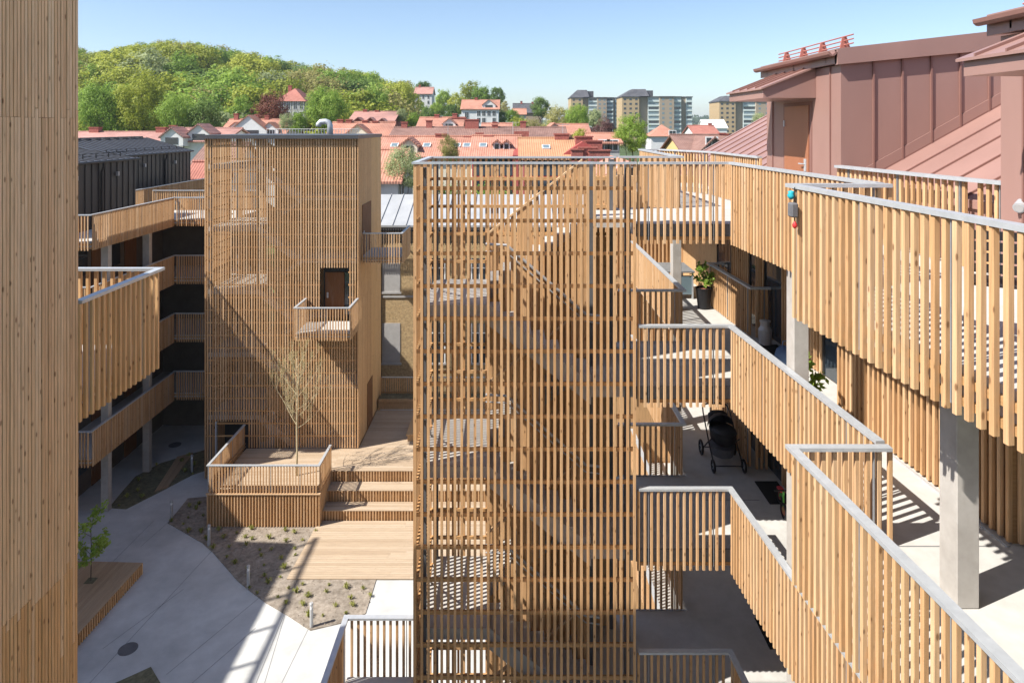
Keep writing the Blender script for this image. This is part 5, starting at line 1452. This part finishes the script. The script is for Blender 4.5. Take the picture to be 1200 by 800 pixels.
MB().box(4.05, 4.85, 18.1, 19.3, F(3)+0.70, F(3)+0.74).build('tabletop', M['table'], tb_)
for (xx, yy) in ((4.08,18.13),(4.78,18.13),(4.08,19.23),(4.78,19.23)): MB().box(xx, xx+0.04, yy, yy+0.04, F(3), F(3)+0.70).build('leg', M['steel'], tb_)
MB().box(4.12, 4.78, 18.14, 18.16, F(3)+0.12, F(3)+0.62).build('side_pane', M['glass_sky'], tb_)
MB().box(4.10, 4.80, 18.2, 19.2, F(3)+0.30, F(3)+0.33).build('shelf', M['table'], tb_)

st = thing('baby_stroller', 'black baby stroller with raised hood parked on the shaded gallery', 'stroller', (4.62, 15.1, F(2)))
def S(x, y, z): return (4.66+x*1.18, 15.1+y*1.0, F(2)+z*0.98)
for (sx, yy, rr) in ((-0.28,-0.42,0.14),(0.28,-0.42,0.14),(-0.31,0.40,0.17),(0.31,0.40,0.17)):
    w = MB().torus(S(sx, yy, rr), rr-0.025, 0.026, 'x', 22, 8).build('wheel', M['black'], st, smooth=True)
    MB().lathe([(0.03,-0.02),(0.03,0.02)], (0,0,0), 10)
    m = MB()
    for q in range(6):
        a = q*math.pi/3; m.tube([S(sx, yy, rr), S(sx, yy+math.cos(a)*(rr-0.03), rr+math.sin(a)*(rr-0.03))], 0.006, 5)
    m.build('spokes', M['steel'], w)
m = MB()
for sx in (-0.26, 0.26):
    m.tube([S(sx, -0.42, 0.14), S(sx, -0.05, 0.42), S(sx, 0.45, 0.95), S(sx*0.9, 0.62, 1.05)], 0.016, 7); m.tube([S(sx, 0.40, 0.17), S(sx, 0.02, 0.48), S(sx, -0.18, 0.62)], 0.016, 7)
m.tube([S(-0.28, 0.40, 0.17), S(0.28, 0.40, 0.17)], 0.012, 6); m.tube([S(-0.26, -0.42, 0.14), S(0.26, -0.42, 0.14)], 0.012, 6)
m.build('frame', M['black_metal'], st)
m = MB(); m.tube([S(-0.24, 0.62, 1.05), S(-0.12, 0.66, 1.07), S(0.12, 0.66, 1.07), S(0.24, 0.62, 1.05)], 0.02, 8); m.build('push_handle', M['black'], st)
def loft(mb, rings):
    n = len(rings[0]); vs = [v for r_ in rings for v in r_]; fs = []
    for i in range(len(rings)-1):
        for k in range(n): fs.append((i*n+k, i*n+(k+1)%n, (i+1)*n+(k+1)%n, (i+1)*n+k))
    fs.append(tuple(range(n))[::-1]); fs.append(tuple((len(rings)-1)*n+k for k in range(n)))
    mb.add(vs, fs)
def oval(cx, cy, cz, a, b_, n=16): return [S(cx+a*math.cos(2*math.pi*k/n), cy+b_*math.sin(2*math.pi*k/n), cz) for k in range(n)]
m = MB(); loft(m, [oval(0,0,0.50,0.18,0.32), oval(0,0,0.56,0.22,0.38), oval(0,0,0.70,0.235,0.41), oval(0,0,0.76,0.24,0.415)]); m.build('bassinet', M['black'], st, smooth=True)
m = MB(); rings = []
for k in range(6):
    a = k*math.radians(100)/5
    ring = []
    for q in range(9):
        bb = math.pi*q/8; ring.append(S(0.25*math.cos(bb), 0.12 + 0.30*math.sin(bb)*math.cos(a)+0.0, 0.76 + 0.30*math.sin(bb)*math.sin(a)))
    rings.append(ring)
vs = [v for r_ in rings for v in r_]; fs = [(i*9+q, i*9+q+1, (i+1)*9+q+1, (i+1)*9+q) for i in range(5) for q in range(8)]
m.add(vs, fs); m.build('hood', M['black'], st, smooth=True)
m = MB(); loft(m, [oval(0,-0.12,0.762,0.23,0.28), oval(0,-0.12,0.80,0.21,0.26), oval(0,-0.14,0.83,0.12,0.16)]); m.build('apron', M['black'], st, smooth=True)
m = MB(); loft(m, [oval(0,0.05,0.20,0.20,0.28), oval(0,0.05,0.40,0.24,0.33)]); m.build('basket', M['cloth'], st)
m = MB(); loft(m, [oval(0.02,0.45,0.60,0.16,0.07), oval(0.02,0.45,0.92,0.19,0.09), oval(0.02,0.47,0.98,0.12,0.05)]); m.build('hanging_bag', M['black'], st, smooth=True)

bk = thing('balance_bike', 'small green balance bike parked beside the door mat', 'bicycle', (5.22, 13.2, F(2)))
def K(u, z): return (5.22 + u*0.25, 13.2 + u, F(2)+z)
for u in (-0.25, 0.28):
    w = MB().torus(K(u, 0.15), 0.125, 0.024, 'x', 20, 7).build('wheel', M['black'], bk, smooth=True)
    m = MB(); p = K(u, 0.15)
    m.tube([(p[0]-0.01,p[1],p[2]), (p[0]+0.01,p[1],p[2])], 0.075, 14); m.build('rim', M['terra'], w)
m = MB(); m.tube([K(0.28,0.15), K(0.12,0.30), K(-0.15,0.36), K(-0.22,0.50)], 0.02, 7); m.tube([K(-0.25,0.15), K(-0.18,0.40)], 0.016, 7); m.build('frame', M['greenp'], bk)
p = K(-0.22, 0.52); m = MB(); m.tube([(p[0]-0.18,p[1],p[2]), (p[0]+0.18,p[1],p[2])], 0.014, 7); m.build('handlebar', M['black'], bk)
m = MB(); p = K(0.14, 0.33); m.box(p[0]-0.05, p[0]+0.05, p[1]-0.10, p[1]+0.10, p[2], p[2]+0.045); m.build('saddle', M['redp'], bk, bevel=0.012)

for k in (3, 2, 1):
    o = MB().box(5.08, 5.55, 13.45, 14.3, F(k)+0.001, F(k)+0.016).build('door_mat', M['mat'], origin=(5.3, 13.9, F(k)))
    tag(o, 'black door mat on the %s' % words[k], 'mat', 'door mats on the galleries')
cn = thing('metal_can', 'grey metal can with lid standing beside the facade recess railing', 'can', (5.32, 14.1, F(3)))
MB().lathe([(0.13,0.002),(0.14,0.30),(0.09,0.38),(0.09,0.46)], (5.32,14.35,F(3)+0.016), 16).build('body', M['lamp'], cn)
MB().lathe([(0.11,0.461),(0.11,0.49),(0.03,0.51)], (5.32,14.35,F(3)+0.016), 16).build('lid', M['lamp'], cn)
bg = thing('storage_bag', 'blue-grey cloth bag slumped on the gallery floor by the metal can', 'bag', (5.3, 13.1, F(3)))
m = MB(); c = (5.25, 13.15, F(3))
def ov(cx, cy, cz, a, b_, n=14): return [(c[0]+cx+a*math.cos(2*math.pi*k/n)*(1+0.08*math.sin(3*k)), c[1]+cy+b_*math.sin(2*math.pi*k/n), c[2]+cz) for k in range(n)]
loft(m, [ov(0,0,0.002,0.17,0.20), ov(0,0,0.12,0.20,0.23), ov(0.01,0,0.26,0.17,0.19), ov(0.02,0.02,0.33,0.09,0.10)]); m.build('sack', M['blue'], bg, smooth=True)
m = MB(); m.tube([(c[0]-0.05,c[1],c[2]+0.32),(c[0]-0.03,c[1],c[2]+0.45),(c[0]+0.06,c[1],c[2]+0.45),(c[0]+0.08,c[1],c[2]+0.32)], 0.01, 6); m.build('strap', M['blue'], bg)

# toy bunch hanging on the topmost balcony railing
hg = thing('hanging_toys', 'turquoise and red toys with a small dark box hanging on the balcony railing', 'toy', (2.97, 7.22, 14.95))
X0 = R(3.03, 7.2)[0]-0.055
m = MB(); m.tube([(X0, 7.22, 15.36), (X0-0.01, 7.22, 15.20), (X0-0.01, 7.20, 14.98)], 0.006, 5); m.build('string', M['black'], hg)
m = MB(); m.lathe([(0.01,-0.045),(0.03,-0.03),(0.043,0.0),(0.028,0.02),(0.036,0.04),(0.01,0.05)], (X0-0.02, 7.26, 15.27), 12); m.build('ball', M['turq'], hg, smooth=True)
m = MB(); m.box(X0-0.07, X0+0.0, 7.12, 7.24, 15.05, 15.20); m.build('box', M['cloth'], hg, bevel=0.012)
m = MB(); m.lathe([(0.005,-0.04),(0.022,-0.025),(0.027,0.0),(0.012,0.03),(0.005,0.04)], (X0-0.02, 7.17, 14.97), 12); m.build('heart', M['redp'], hg, smooth=True)
# spotlight on the wall-side railing
sp = thing('wall_spotlight', 'grey cylindrical spotlight fixed to a post of the metal topped railing', 'lamp', (5.45, 7.35, 15.1))
MB().box(5.47, 5.60, 7.25, 7.40, 14.30, 15.30).build('post', M['slat'], sp)
m = MB(); m.tube([(5.36, 7.22, 15.14), (5.47, 7.30, 15.19)], 0.058, 18); m.build('housing', M['steel'], sp)
m = MB(); m.tube([(5.354, 7.216, 15.138), (5.361, 7.221, 15.141)], 0.044, 18); m.build('lens', M['lamp'], sp)
# dark folding chairs on the topmost balcony
def chair(x, y, z, ang, label):
    t = thing('folding_chair', label, 'chair', (x, y, z)); t.rotation_euler = (0, 0, ang)
    def part(mb, nm, mt):
        me = mb.mesh(nm); me.materials.append(M[mt]); link(nm, me, None, t, (0,0,0), world_loc=False)
    for k in range(5): part(MB().box(-0.21, 0.21, -0.2+k*0.085, -0.13+k*0.085, 0.44, 0.46), 'seat_slat', 'black')
    for k in range(4): part(MB().box(-0.21, 0.21, 0.20+k*0.012, 0.215+k*0.012, 0.55+k*0.09, 0.62+k*0.09), 'back_slat', 'black')
    for sx in (-0.23, 0.23):
        m = MB(); m.tube([(sx, -0.22, 0.0), (sx, 0.16, 0.45), (sx, 0.25, 0.92)], 0.012, 6); part(m, 'leg', 'black_metal')
        m = MB(); m.tube([(sx*0.9, 0.24, 0.0), (sx*0.9, -0.18, 0.44)], 0.012, 6); part(m, 'leg', 'black_metal')
chair(4.0, 5.6, F(4), 2.6, 'dark folding chair on the topmost balcony, back to the metal roof')
chair(4.4, 4.9, F(4), 0.4, 'dark folding chair on the topmost balcony facing the open stair tower')

# ================================================================ AIR
hz_ = MB().box(-2760, 2760, -460, 5420, -2.2, 78).build('haze', None, origin=(0, 900, 0))
hm = bpy.data.materials.new('air'); hm.use_nodes = True
hn = hm.node_tree; hn.nodes.remove(hn.nodes['Principled BSDF'])
pv = hn.nodes.new('ShaderNodeVolumePrincipled'); pv.inputs['Color'].default_value = (0.86, 0.92, 1.0, 1); pv.inputs['Density'].default_value = 0.00018; pv.inputs['Anisotropy'].default_value = 0.2
hn.links.new(pv.outputs[0], hn.nodes['Material Output'].inputs['Volume'])
hz_.data.materials.append(hm); tag(hz_, 'thin pale air over the town', 'haze', kind='stuff')
